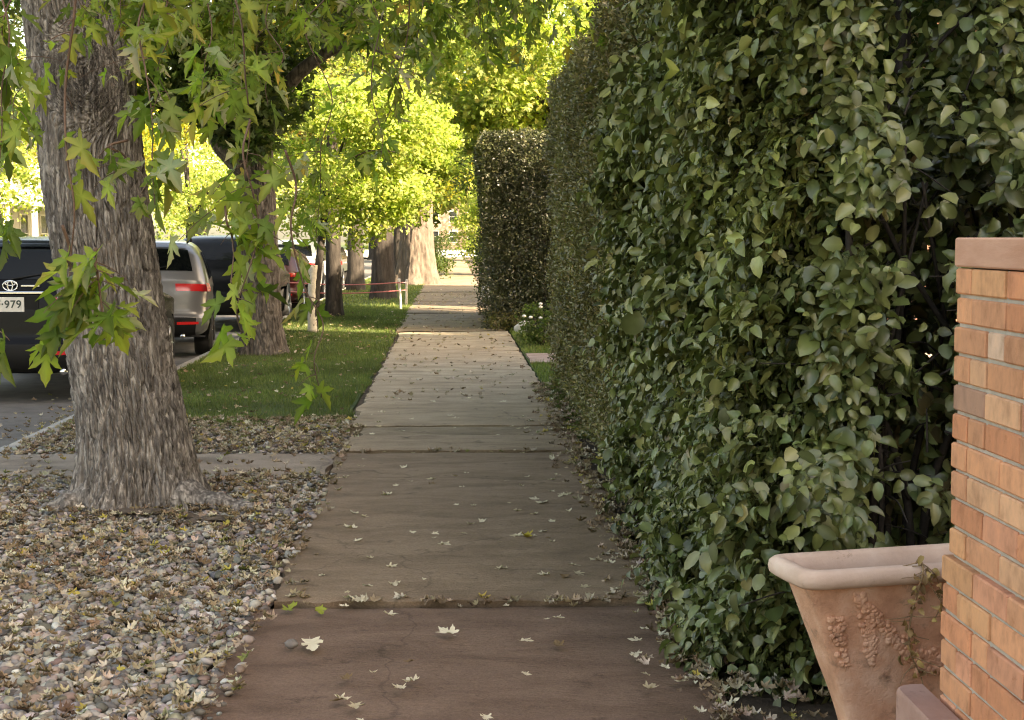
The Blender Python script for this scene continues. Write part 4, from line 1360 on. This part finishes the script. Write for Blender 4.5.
# ------------------------------------------------------------------ cars
def car(name, label, xc, yr, paint, wz=-.15, L=4.65, W=.93, H=1.74, detail=True, plate=None, emblem=False, rails=True, boxy=0.0, chrome=False, group='cars parked along the kerb'):
    root = empty(name, (xc, yr, wz), label, 'car', group)
    sy, sz = L / 4.68, H / 1.72
    prof = np.array([(.16, .30), (.05, .36), (.0, .47), (.0, .60), (.045, .68), (.06, .80), (.075, .95), (.10, 1.10), (.14, 1.20), (.30 - .1 * boxy, 1.46), (.44 - .14 * boxy, 1.60), (.75, 1.69), (1.6, 1.72), (2.4, 1.69), (2.75, 1.61), (3.35, 1.18), (3.55, 1.10), (4.2, 1.0), (4.5, .88), (4.66, .68), (4.68, .48), (4.55, .30)]) * np.array([sy, sz])
    C = catmull(np.concatenate([prof, np.zeros((len(prof), 1))], 1), 150)[:, :2]
    def hw(y, z):
        z_ = np.asarray(z) / sz; y_ = np.asarray(y) / sy
        w_ = W + 0 * z_
        w_ = w_ - .20 * np.clip((z_ - 1.08) / .62, 0, 1.2) ** 1.25
        w_ = w_ - .07 * np.clip((.55 - y_) / .55, 0, 1) ** 2 - .12 * np.clip((y_ - 3.9) / .8, 0, 1) ** 2
        w_ = w_ - .05 * np.clip((.5 - z_) / .25, 0, 1) + .012 * np.exp(-((z_ - .98) / .06) ** 2)
        return w_
    T = np.gradient(C, axis=0); T /= np.linalg.norm(T, axis=1)[:, None]
    Nn = np.stack([-T[:, 1], T[:, 0]], 1)   # outward
    vv = np.linspace(-1, 1, 41)
    vv = np.sign(vv) * (1 - (1 - np.abs(vv)) ** 1.5)
    def strip(i0, i1, v0, v1, off, nv=20):
        ii = np.arange(i0, i1)
        v = np.linspace(v0, v1, nv) if nv else vv
        ins = .075 * np.abs(v) ** 9 + .02 * np.abs(v) ** 2
        y = C[ii, 0][:, None] + Nn[ii, 0][:, None] * (off - ins[None])
        z = C[ii, 1][:, None] + Nn[ii, 1][:, None] * (off - ins[None])
        x = v[None] * hw(C[ii, 0], C[ii, 1])[:, None] * np.ones_like(y) + np.sign(v)[None] * off * (np.abs(v) > .95)
        return np.stack([x, y, z], -1)
    body = MB()
    body.grid(strip(0, len(C), -1, 1, 0, 0), flip=True)
    edge = strip(0, len(C), 1, 1, 0, 1)[:, 0]
    cy_ = np.clip(edge[:, 1], .55 * sy, 4.1 * sy)
    for sg in (1, -1):
        rows = []
        for s_ in np.linspace(1, 0, 12):
            y = cy_ + (edge[:, 1] - cy_) * s_
            z = .72 * sz + (edge[:, 2] - .72 * sz) * s_
            x = hw(y, z) * sg
            blend = np.clip((s_ - .9) / .1, 0, 1)
            x = x * (1 - blend) + edge[:, 0] * sg * blend
            rows.append(np.stack([x, y, z], -1))
        body.grid(np.array(rows), flip=sg > 0)
    # floor
    y0, y1 = prof[0, 0], prof[-1, 0]
    body.grid(np.array([[(-.86, y0, .31 * sz), (.86, y0, .31 * sz)], [(-.8, y1, .31 * sz), (.8, y1, .31 * sz)]]))
    bo = autosmooth(body.build('body', paint, root), 35)
    # shell sits at the root: local coordinates
    rear = [i for i in range(len(C)) if C[i, 0] < .8]
    def rng_i(z0, z1, front=False):
        ii = [i for i in range(len(C)) if z0 * sz <= C[i, 1] <= z1 * sz and ((C[i, 0] < 1.2 * sy) if not front else (2.4 * sy < C[i, 0] < 3.5 * sy))]
        return min(ii), max(ii) + 1
    a, b_ = rng_i(1.24, 1.60)
    MB().grid(strip(a, b_, -.82, .82, .006), flip=True).build('rear_window', M['car_glass'], root, smooth=True)
    a, b_ = rng_i(1.22, 1.58, True)
    MB().grid(strip(a, b_, -.86, .86, .006), flip=True).build('windshield', M['car_glass'], root, smooth=True)
    def side_patch(mb, ya, yb, zb, ztop, sg, off, ny=16, nz=6):
        yy = np.linspace(ya, yb, ny)
        g_ = []
        for k_ in np.linspace(0, 1, nz):
            z = zb(yy) * (1 - k_) + ztop(yy) * k_
            g_.append(np.stack([sg * (hw(yy, z) + off), yy, z], -1))
        mb.grid(np.array(g_), flip=sg < 0)
    for sg in (1, -1):
        for ya, yb in ((.62, 1.62), (1.70, 2.95)):
            mb = MB()
            tp = lambda y: sz * np.minimum(1.53, np.minimum(1.22 + (y / sy - .42) * 1.1, 1.16 + (3.2 - y / sy) * .75))
            side_patch(mb, ya * sy, yb * sy, lambda y: 0 * y + 1.13 * sz, tp, sg, .006)
            mb.build('side_window', M['car_glass'], root, smooth=True)
        mb = MB()
        a, b_ = rng_i(.96, 1.10)
        mb.grid(strip(a, b_, .52 * sg, 1.0 * sg, .008, 14), flip=sg > 0)
        side_patch(mb, .10 * sy, .42 * sy, lambda y: sz * (.97 + .0 * y), lambda y: sz * (1.10 - .1 * (y - .1)), sg, .008, 8, 4)
        mb.build('taillight', M['red_lens'], root, smooth=True)
        mb = MB()
        a, b_ = rng_i(.50, .56)
        mb.grid(strip(a, b_, .55 * sg, .9 * sg, .012, 8), flip=sg > 0)
        mb.build('reflector', M['red_lens'], root, smooth=True)
        if rails:
            yy = np.linspace(.8, 2.6, 16) * sy
            zt = np.interp(yy, C[60:110, 0], C[60:110, 1])
            mb = MB().tube(np.stack([np.full(16, sg * .62), yy, zt + .035 - .05 * np.abs(np.linspace(-1, 1, 16)) ** 8], 1), .018, 8)
            mb.build('roof_rail', M['chrome'] if chrome else M['plastic'], root, smooth=True)
        for yw in (.92 * sy, 3.72 * sy):
            th = np.linspace(0, 2 * np.pi, 36)
            rw = .355
            # dark arch liner
            arch = MB()
            an = np.linspace(-.25, np.pi + .25, 24)
            ring = []
            for rr, of in ((rw + .085, .006), (rw + .045, .02), (rw - .02, .012), (.05, .008)):
                y = yw + rr * np.cos(an); z = rw + rr * np.sin(an)
                ring.append(np.stack([sg * (hw(y, np.maximum(z, .3)) + of), y, z], -1))
            arch.grid(np.array(ring), flip=sg < 0)
            arch.build('wheel_arch', M['plastic'], root, smooth=True)
            whl = MB()
            xo = W - .02
            pr = [(xo - .22, rw - .06), (xo - .2, rw - .01), (xo - .13, rw), (xo - .02, rw), (xo + .035, rw - .02), (xo + .045, rw - .08), (xo + .035, rw - .115)]
            G = np.array([[(sg * p[0], yw + p[1] * math.cos(t_), rw + p[1] * math.sin(t_)) for t_ in th] for p in pr])
            whl.grid(G, flip=sg > 0)
            wh = whl.build('wheel', M['rubber'], root, smooth=True)
            rm = MB()
            pr = [(xo + .03, rw - .115), (xo + .035, rw - .13), (xo + .005, rw - .15), (xo - .01, .06), (xo + .012, .05), (xo + .015, .0)]
            G = np.array([[(sg * p[0], yw + p[1] * math.cos(t_), rw + p[1] * math.sin(t_)) for t_ in th] for p in pr])
            rm.grid(G, flip=sg > 0)
            for s_ in range(5):
                t_ = s_ * 2 * np.pi / 5
                rm.tube([(sg * (xo + .012), yw + .04 * math.cos(t_), rw + .04 * math.sin(t_)), (sg * (xo + .022), yw + (rw - .13) * math.cos(t_), rw + (rw - .13) * math.sin(t_))], .022, 6)
            rm.build('rim', M['alloy'], wh, smooth=True)
    a, b_ = rng_i(.32, .62)
    MB().grid(strip(a, b_, -.86, .86, .008), flip=True).build('bumper_cladding', M['plastic'], root, smooth=True)
    if detail:
        ex = MB().tube([(.55, .02, .33), (.55, .3, .33)], .035, 12)
        ex.build('exhaust_pipe', M['chrome'], root, smooth=True)
        i0 = rng_i(1.24, 1.3)[0]
        wz_ = C[i0]
        wp = MB().tube([(0, wz_[0] - .02, wz_[1]), (.36, wz_[0] + .02, wz_[1] + .06)], .010, 6)
        wp.build('rear_wiper', M['plastic'], root)
        a, b_ = rng_i(1.585, 1.64)
        MB().grid(strip(a, b_, -.8, .8, .05), flip=True).grid(strip(a, b_, -.8, .8, .01)).build('spoiler', paint, root, smooth=True)
    def rear_y(z):
        i = [k for k in range(len(C)) if C[k, 0] < .9]
        return float(np.interp(z, C[i, 1], C[i, 0]))
    if plate:
        zc = 1.03
        yp = rear_y(zc) - .012
        p = MB().box((-.155, yp - .004, zc - .076), (.155, yp + .004, zc + .076), .003).build('license_plate', M['plate'], root)
        MB().box((-.155, yp - .0055, zc - .076), (.155, yp - .0042, zc - .045)).build('plate_band', M['plate_ink'], p) if False else None
        cu = bpy.data.curves.new('lettering', 'FONT')
        cu.body = plate
        cu.size = .112
        cu.align_x = 'CENTER'; cu.align_y = 'CENTER'
        cu.extrude = .0012
        cu.space_character = 1.08
        cu.offset = .0018
        tmp = bpy.data.objects.new('lettering', cu)
        COL.objects.link(tmp)
        me_ = bpy.data.meshes.new_from_object(tmp.evaluated_get(bpy.context.evaluated_depsgraph_get()))
        bpy.data.objects.remove(tmp)
        me_.materials.clear()
        me_.materials.append(M['plate_ink'])
        to = bpy.data.objects.new('lettering', me_)
        COL.objects.link(to)
        to.parent = p
        to.location = (-.035, yp - .0065, zc)
        to.rotation_euler = (R(90), 0, 0)
        rec = MB().box((-.30, yp + .006, zc - .11), (.30, yp + .02, zc + .10), .01)
        rec.build('plate_recess', M['plastic'], root)
        bar = MB().box((-.36, rear_y(1.16) - .03, 1.135), (.36, rear_y(1.16) + .01, 1.165), .008)
        bar.build('tailgate_trim', M['chrome'] if chrome else paint, root)
    if emblem:
        zc = 1.225
        yp = rear_y(zc) - .02
        em = MB()
        for rx, rz, oz in ((.075, .052, 0), (.026, .050, 0), (.052, .020, .022)):
            t_ = np.linspace(0, 2 * np.pi, 33)
            em.tube(np.stack([rx * np.cos(t_), np.full(33, yp) + (.0 + oz * .2), zc + oz + rz * np.sin(t_)], 1), .0075, 6)
        em.build('emblem', M['chrome'], root, smooth=True)
        wm = MB().box((.11, yp + .004, zc - .012), (.30, yp + .012, zc + .006), .003)
        wm.build('trim_strip', M['chrome'], root)
    return root

car('parked_car', 'black sport utility car with white licence plate left of the big furrowed trunk', -4.60, 15.2, M['black_paint'], plate='LF\u00b7979', emblem=True, rails=True, boxy=.5, chrome=True)
car('parked_car', 'silver sport utility car with wide red taillight right of the big furrowed trunk', -4.36, 20.6, M['silver_paint'], boxy=.2, H=1.70).rotation_euler = (0, 0, R(8.5))
car('parked_car', 'black car parked in front of the silver one, half hidden by it', -4.33, 26.6, M['black_paint'], detail=False, H=1.78)
car('parked_car', 'dark red car glimpsed past the second maple', -4.35, 32.6, M['red_paint'], detail=False, H=1.5, rails=False)
car('parked_car', 'white car glimpsed between the slim dark trunk and the wrapped sapling', -4.4, 38.6, M['white_paint'], detail=False, H=1.68)
car('parked_car', 'grey car parked farthest along the kerb behind the tree trunks', -4.35, 45.0, M['grey_paint'], detail=False, H=1.6)

# ------------------------------------------------------------------ rope barrier
def stake(label, x, y, h, lean):
    mb = MB().tube(catmull([(x, y, -.15), (x + lean * .5, y, h * .5), (x + lean, y, h)], 8), .03, 8)
    mb.tube([(x + lean, y, h), (x + lean, y, h + .015)], [.034, .02], 8)
    return tag(mb.build('stake', M['stake'], smooth=True), label, 'stake', 'stakes of the rope barrier')
SK = [at(401, 308, 32.5), at(406, 304, 34.4), at(331, 308, 32.5)]
stake('nearer thin white stake at the sidewalk end of the rope barrier', SK[0][0], 32.5, .66, -.04)
stake('white stake just behind the nearer one at the sidewalk end of the ropes', SK[1][0], 34.4, .58, .02)
stake('white stake of the rope barrier beside the slim dark trunk', SK[2][0], 32.3, .62, .03)
for lab, z0, z1, col in (('upper faded red rope of the barrier across the lawn', .62, .58, 0), ('lower pink rope of the barrier across the lawn', .42, .40, 1)):
    a_, b_ = np.array([SK[2][0] - .9, 32.0, z0 - .02]), np.array([SK[0][0] - .03, 32.46, z1])
    t_ = np.linspace(0, 1, 40)[:, None]
    P = a_ + (b_ - a_) * t_
    P[:, 2] -= .05 * np.sin(np.pi * t_[:, 0])
    c2 = np.array([SK[1][0], 34.36, z1 - .06])
    P2 = b_ + (c2 - b_) * t_[1:20] / t_[19]
    tag(MB().tube(np.concatenate([P, P2]), .014, 6).build('barrier_rope', M['rope'], smooth=True), lab, 'rope', 'ropes of the barrier')

# ------------------------------------------------------------------ houses
def house(name, label, x0, x1, y0, y1, h, rh, wall, face='-x', trim=M['white_wood'], porch=False, ridge='y'):
    root = empty(name, ((x0 + x1) / 2, (y0 + y1) / 2, -.1), label, 'house')
    part(MB().box((x0, y0, -.15), (x1, y1, h)).build('wall', wall, None), root)
    ov = .45
    mb = MB()
    if ridge == 'y':
        xm = (x0 + x1) / 2
        for sx, xe in ((1, x0 - ov), (-1, x1 + ov)):
            zb = h - ov * rh / ((x1 - x0) / 2)
            pts = np.array([[(xe, y0 - ov, zb), (xe, y1 + ov, zb)], [(xm, y0 - ov, h + rh), (xm, y1 + ov, h + rh)]])
            mb.grid(pts + np.array([0, 0, .12]), flip=sx > 0); mb.grid(pts, flip=sx < 0)
            for e in (0, 1):
                mb.add([pts[0, e], pts[1, e], pts[1, e] + [0, 0, .12], pts[0, e] + [0, 0, .12]], [(0, 1, 2, 3)])
            mb.add([pts[0, 0], pts[0, 1], pts[0, 1] + [0, 0, .12], pts[0, 0] + [0, 0, .12]], [(0, 1, 2, 3)])
        for yy in (y0, y1):
            part(MB().add([(x0, yy, h), (x1, yy, h), (xm, yy, h + rh)], [(0, 1, 2)]).build('gable', wall, None), root)
    part(mb.build('roof', M['shingle'], None), root)
    wx, sg = (x0, -1) if face == '-x' else (x1, 1)
    if face == '-y':
        wins = [(x, z) for x in np.arange(x0 + 1.4, x1 - 1, 2.6) for z in np.arange(1.0, h - 1.6, 2.8)]
    else:
        wins = [(y, z) for y in np.arange(y0 + 1.6, y1 - 1, 2.9) for z in np.arange(1.0, h - 1.6, 2.8)]
    for (q, z) in wins:
        fr = MB(); gl = MB()
        w_, hh = 1.0, 1.5
        def bx(mb_, q0, q1, z0, z1, d0, d1, bev=0):
            if face == '-y': mb_.box((q0, y0 - d1, z0), (q1, y0 - d0, z1), bev)
            else: mb_.box((wx + sg * d0, q0, z0), (wx + sg * d1, q1, z1), bev)
        bx(fr, q - w_ / 2 - .1, q - w_ / 2, z - .1, z + hh + .1, .002, .06); bx(fr, q + w_ / 2, q + w_ / 2 + .1, z - .1, z + hh + .1, .002, .06)
        bx(fr, q - w_ / 2, q + w_ / 2, z + hh, z + hh + .1, .002, .058); bx(fr, q - w_ / 2, q + w_ / 2, z - .1, z, .002, .075)
        bx(fr, q - w_ / 2, q + w_ / 2, z + hh / 2 - .03, z + hh / 2 + .03, .022, .05)
        wo = part(fr.build('window', trim, None), root)
        bx(gl, q - w_ / 2, q + w_ / 2, z, z + hh, .003, .02)
        go = gl.build('pane', M['window_glass'], wo)
    if porch:
        mb = MB()
        pw = 2.2
        xa = wx + sg * pw
        mb.box((min(wx + sg * .01, xa), y0 + 1, 2.75), (max(wx + sg * .01, xa), y1 - 1, 2.95))
        part(mb.build('porch_roof', trim, None), root)
        mb = MB(); mb.box((min(wx + sg * .01, xa), y0 + 1, -.1), (max(wx + sg * .01, xa), y1 - 1, .45)); part(mb.build('porch_floor', M['concrete'], None), root)
        for yy in np.linspace(y0 + 1.2, y1 - 1.2, 5):
            part(MB().box((xa - sg * .12 - .09, yy - .09, .45), (xa - sg * .12 + .09, yy + .09, 2.75), .02).build('porch_column', trim, None), root)
        rl_ = MB()
        for z in (.62, 1.25): rl_.box((xa - sg * .12 - .03, y0 + 1.2, z), (xa - sg * .12 + .03, y1 - 1.2, z + .06))
        for yy in np.arange(y0 + 1.35, y1 - 1.3, .16): rl_.box((xa - sg * .12 - .018, yy, .68), (xa - sg * .12 + .018, yy + .04, 1.25))
        part(rl_.build('railing', trim, None), root)
    return root

house('house', 'white house with a railed porch across the street behind the silver car', -25.5, -17.5, 50, 66, 5.6, 3, M['siding'], '+x', porch=True)
house('house', 'tan house at the far end of the sidewalk', -9, 9, 205, 216, 6.0, 4, M['tan_wall'], '-y')
house('house', 'brick house behind the hedges and the brick pier', 5.6, 11, -5.5, 15.2, 8.6, 4.6, M['house_brick'], '-x')  # added sun blocker, sized to shade the near area and leave a lit stripe
house('house', 'second brick house farther along behind the square hedge', 7.5, 16, 27.8, 38, 9.0, 3.6, M['house_brick'], '-x')  # added to widen the band of shade on the far sidewalk

# ------------------------------------------------------------------ background trees
BG = [
    ('dark green tree across the street left of the big trunk', -12.6, 30, 4.6, 3.2, 2.6, OLIVE, 'leaf'),
    ('sunlit yellow tree across the street behind the black car', -13.5, 40, 4.2, 3.4, 2.8, LIME, 'bright_leaf'),
    ('yellow leaved tree on the opposite lawn before the white house', -13.0, 56, 6.2, 4.0, 2.6, YELLOW, 'bright_leaf'),
    ('dark evergreen tree over the white house porch', -15.2, 47, 7.2, 4.0, 2.6, DARKG, 'leaf'),
    ('lime tree on the opposite lawn beyond the white house', -12.8, 72, 5.2, 4.5, 3.5, LIME, 'bright_leaf'),
    ('lime tree on the verge behind the massive pale trunk', -2.4, 66, 7.0, 4.4, 3.0, LIME, 'bright_leaf'),
    ('yellow tree on the verge far down the sidewalk', -2.2, 84, 7.0, 4.5, 3.4, YELLOW, 'bright_leaf'),
    ('dark tree beside the far sidewalk beyond the arching shrub', 2.6, 78, 6.5, 3.4, 3.6, DARKG, 'leaf'),
    ('bright tree over the far sidewalk behind the yellow green one', 4.4, 60, 7.2, 4.2, 3.0, LIME, 'bright_leaf'),
    ('lime tree near the far crossing, arching over the sidewalk', 3.4, 100, 7.4, 5.2, 5.2, LIME, 'bright_leaf'),
    ('dark tree just before the far crossing on the verge side', -2.6, 104, 6.6, 3.6, 4.2, OLIVE, 'leaf'),
    ('yellow tree near the far crossing', -6.0, 112, 9.0, 6.5, 5.5, YELLOW, 'bright_leaf'),
    ('lime tree beyond the crossing on the left', -22, 130, 10, 11, 8, LIME, 'bright_leaf'),
    ('olive tree beyond the crossing right of the tan house', 16, 196, 11, 12, 9, OLIVE, 'leaf'),
    ('olive tree beyond the crossing left of the tan house', -18, 196, 11, 12, 9, OLIVE, 'leaf'),
    ('lime tree looming behind the tan house', 0, 226, 16, 16, 9, LIME, 'bright_leaf'),
    ('leafy maple on the opposite lawn level with the gravel bed', -14.5, 9, 6.5, 4.4, 3.2, OLIVE, 'leaf'),  # this and the next maple: out of frame, added for side reflections
    ('leafy maple on the opposite lawn level with the black car', -15, 20, 6.8, 4.4, 3.4, OLIVE, 'leaf'),
    ('olive tree down the street behind the photographer, street side', -14, -22, 6.5, 6, 5, OLIVE, 'leaf'),  # three unseen trees added so the car paint reflects less bright sky
    ('olive tree down the street behind the photographer, over the verge', -3, -26, 7, 6, 4.5, OLIVE, 'leaf'),
    ('olive tree down the street behind the photographer, garden side', 8, -26, 6.5, 6, 5, OLIVE, 'leaf'),
    ('olive tree on the verge between the dark trunks and the pale trunk', -2.9, 44, 6.8, 3.6, 2.4, OLIVE, 'leaf'),
]
for i, (lab, x, y, zc, rx, rz, pal, lm) in enumerate(BG):
    far = y > 90
    tree('street_tree', lab, x, y, .26 if not far else .4, max(2.2, zc - rz * .6), [((x, y, zc), (rx, rx, rz), 130, rx * .2, .3)], M['bark_dark'], M[lm], pal, None, .15 if y < 60 else (.2 if not far else .42), 90, 4, .25, (0, 0),
         'street trees in the background', QL, 40, .02, .08, 40 + i)
hb = empty('hedge', (-15.5, 34, -.05), 'low lit hedge across the street behind the parked cars', 'hedge')
cl = np.stack([rng.uniform(-16.5, -14.5, 160), rng.uniform(18, 100, 160), rng.uniform(.2, 1.5, 160), np.full(160, .7)], 1)
V, F, t = cloud_leaves(cl, 110, .16, LIME + DARKG)
part(mesh_obj('foliage', V, F, M['leaf'], None, t), hb)

# ------------------------------------------------------------------ fallen leaves
def leaf_variant(seed, kind):
    g = np.random.default_rng(seed)
    V, F = (MAP if kind == 'maple' else OV)
    V = V.copy()
    V[:, 1] -= .4
    rr = g.uniform(.22, .5)
    ax = g.uniform(-.8, .8)
    c_, s_ = math.cos(ax), math.sin(ax)
    U = V[:, 0] * c_ + V[:, 1] * s_; W_ = -V[:, 0] * s_ + V[:, 1] * c_
    V[:, 2] = rr * (1 - np.cos(np.clip(U / rr, -2.2, 2.2))) + .25 * W_ ** 2
    U = rr * np.sin(np.clip(U / rr, -2.2, 2.2))
    V[:, 0] = U * c_ - W_ * s_; V[:, 1] = U * s_ + W_ * c_
    V[:, 2] += g.normal(0, .06, len(V)) + g.uniform(-.3, .5) * V[:, 0] * V[:, 1] + .25 * np.abs(V[:, 0])
    V[:, 2] -= V[:, 2].min()
    # stalk
    s = np.array([(-.012, -.4, .03), (.012, -.4, .03), (.0, -.72, .06 + g.uniform(0, .1))])
    F = np.concatenate([F, [(len(V), len(V) + 1, len(V) + 2)]])
    return np.concatenate([V, s]), F
KINDS = {'pale': [(.64, .56, .42), (.72, .65, .50), (.50, .42, .29)], 'yellow': [(.42, .34, .05), (.46, .30, .05)], 'green': [(.25, .28, .05), (.20, .25, .05)], 'brown': [(.20, .13, .07)]}
LEAFM = {}
for kd, pal in KINDS.items():
    for v in range(5 if kd == 'pale' else 2):
        V, F = leaf_variant(v * 3 + len(kd), 'maple')
        o = mesh_obj('fallen_leaf', V, F, M['dry_leaf'], None, np.tile(np.array(pal[v % len(pal)]), (len(V), 1)))
        LEAFM.setdefault(kd, []).append(o.data)
        bpy.data.objects.remove(o)
def fallen(kd, x, y, s, label, group='fallen leaves on the sidewalk', z=.012, rz=None, v=None):
    me = LEAFM[kd][rng.integers(len(LEAFM[kd])) if v is None else v]
    o = bpy.data.objects.new('fallen_leaf', me)
    COL.objects.link(o)
    o.location = (x, y, z)
    o.scale = (s, s, s * rng.uniform(.3, .85))
    o.rotation_euler = (rng.normal(0, .12), rng.normal(0, .12), rng.uniform(0, 6.28) if rz is None else rz)
    return tag(o, label, 'leaf', group)
def gxy(px, py):
    d = FWD + RGT * (px - 512) / FPX + UPV * (360 - py) / FPX
    return d[0] / -d[2] * CAM_H, d[1] / -d[2] * CAM_H
special = [('green', 290, 612, .085, 'dark green fallen leaf lying flat in the slab joint'), ('green', 321, 614, .06, 'bright yellow green round leaf beside the slab joint'), ('yellow', 527, 540, .085, 'flat yellow brown oval leaf alone in mid slab'),
           ('pale', 358, 604, .085, 'pale upright curled leaf standing at the slab joint'), ('pale', 312, 648, .12, 'long flat pale leaf left on the nearest slab'), ('pale', 448, 636, .09, 'largest crumpled pale leaf in the middle of the nearest slab'),
           ('pale', 542, 505, .09, 'large pale leaf on the slab beyond the joint, right side'), ('pale', 350, 530, .08, 'grey brown folded leaf left on the slab beyond the joint'), ('yellow', 640, 553, .07, 'small yellow leaf by the round leaved hedge'),
           ('pale', 680, 655, .10, 'cream leaf pair by the hedge foot on the nearest slab')]
for kd, px, py, s, lab in special:
    x, y = gxy(px, py)
    fallen(kd, x, y, s, lab)
cnt = 0
plain_lab = 'small pale dry curled leaf lying loose on the brown sidewalk slabs'
while cnt < 200:
    y = 4.6 + rng.random() ** 1.15 * 9.5
    x = rng.uniform(-.76, .9)
    if rng.random() < .35: x = .9 - abs(rng.normal(0, .25))
    if fbm(np.array([[x * 2, y * 1.2, 0]]), 2, 77)[0] < .42 and rng.random() < .6: continue
    fallen('pale' if rng.random() < .86 else 'brown', x, y, rng.uniform(.03, .068), plain_lab)
    cnt += 1
# leaf litter that nobody could count
P = []
def lit(n, fx, fy, z):
    P.append(np.stack([fx(n), fy(n), np.full(n, z) + rng.uniform(0, .015, n)], 1))
lit(3800, lambda n: rng.uniform(KERB_X, -.82, n), lambda n: rng.uniform(4.3, 9.7, n), .006)
lit(2200, lambda n: rng.uniform(KERB_X, -.84, n), lambda n: rng.uniform(10.55, 12.7, n), .0)
lit(90, lambda n: rng.uniform(KERB_X, -.84, n), lambda n: rng.uniform(9.7, 10.6, n), .016)
lit(1300, lambda n: .93 + np.abs(rng.normal(0, .2, n)) - .10, lambda n: rng.uniform(4.0, 15.5, n), .008)
lit(330, lambda n: .93 - np.abs(rng.normal(0, .10, n)), lambda n: rng.uniform(4.5, 14, n), .012)
lit(420, lambda n: rng.uniform(KERB_X, -.9, n), lambda n: rng.uniform(12.5, 30, n), .03)
lit(500, lambda n: rng.uniform(-.9, .9, n), lambda n: 14 + 30 * rng.random(n) ** 1.3, .012)
lit(150, lambda n: -.80 + rng.normal(0, .05, n), lambda n: rng.uniform(4.5, 12, n), .012)
lit(45, lambda n: rng.uniform(-.72, .9, n), lambda n: 6.15 + rng.normal(0, .05, n), .0)
lit(25, lambda n: rng.uniform(-.72, .9, n), lambda n: 10.5 + rng.normal(0, .04, n), .012)
lit(350, lambda n: KERB_X - .2 - np.abs(rng.normal(0, .35, n)), lambda n: rng.uniform(8, 16, n), -.14)
P = np.concatenate(P)
n = len(P)
Va, Fa = leaf_variant(4, 'maple')
Vb, Fb = leaf_variant(9, 'maple')
Vs, Fs, Ts, o_ = [], [], [], 0
pal = [(.44, .365, .265), (.34, .265, .18), (.25, .18, .115), (.16, .11, .072), (.42, .34, .09), (.20, .21, .07), (.56, .50, .40)]
for VV, FF, sel in ((Va, Fa, np.arange(n) % 2 == 0), (Vb, Fb, np.arange(n) % 2 == 1)):
    p = P[sel]; m = len(p)
    a = rng.uniform(0, 6.28, m)
    X_, Y_, Z_ = frames(np.stack([rng.normal(0, .3, m), rng.normal(0, .3, m), np.ones(m)], 1), np.stack([np.cos(a), np.sin(a), np.zeros(m)], 1))
    s = rng.uniform(.02, .062, m)
    V, F = scatter(VV, FF, p, X_, Y_, Z_, s)
    Vs.append(V); Fs.append(F + o_); o_ += len(V)
    Ts.append(np.repeat(tint_of(m, pal, .2, [.22, .22, .2, .17, .04, .03, .12]), len(VV), 0))
tag(mesh_obj('leaf_litter', np.concatenate(Vs), np.concatenate(Fs), M['dry_leaf'], tint=np.concatenate(Ts)), kind='stuff')
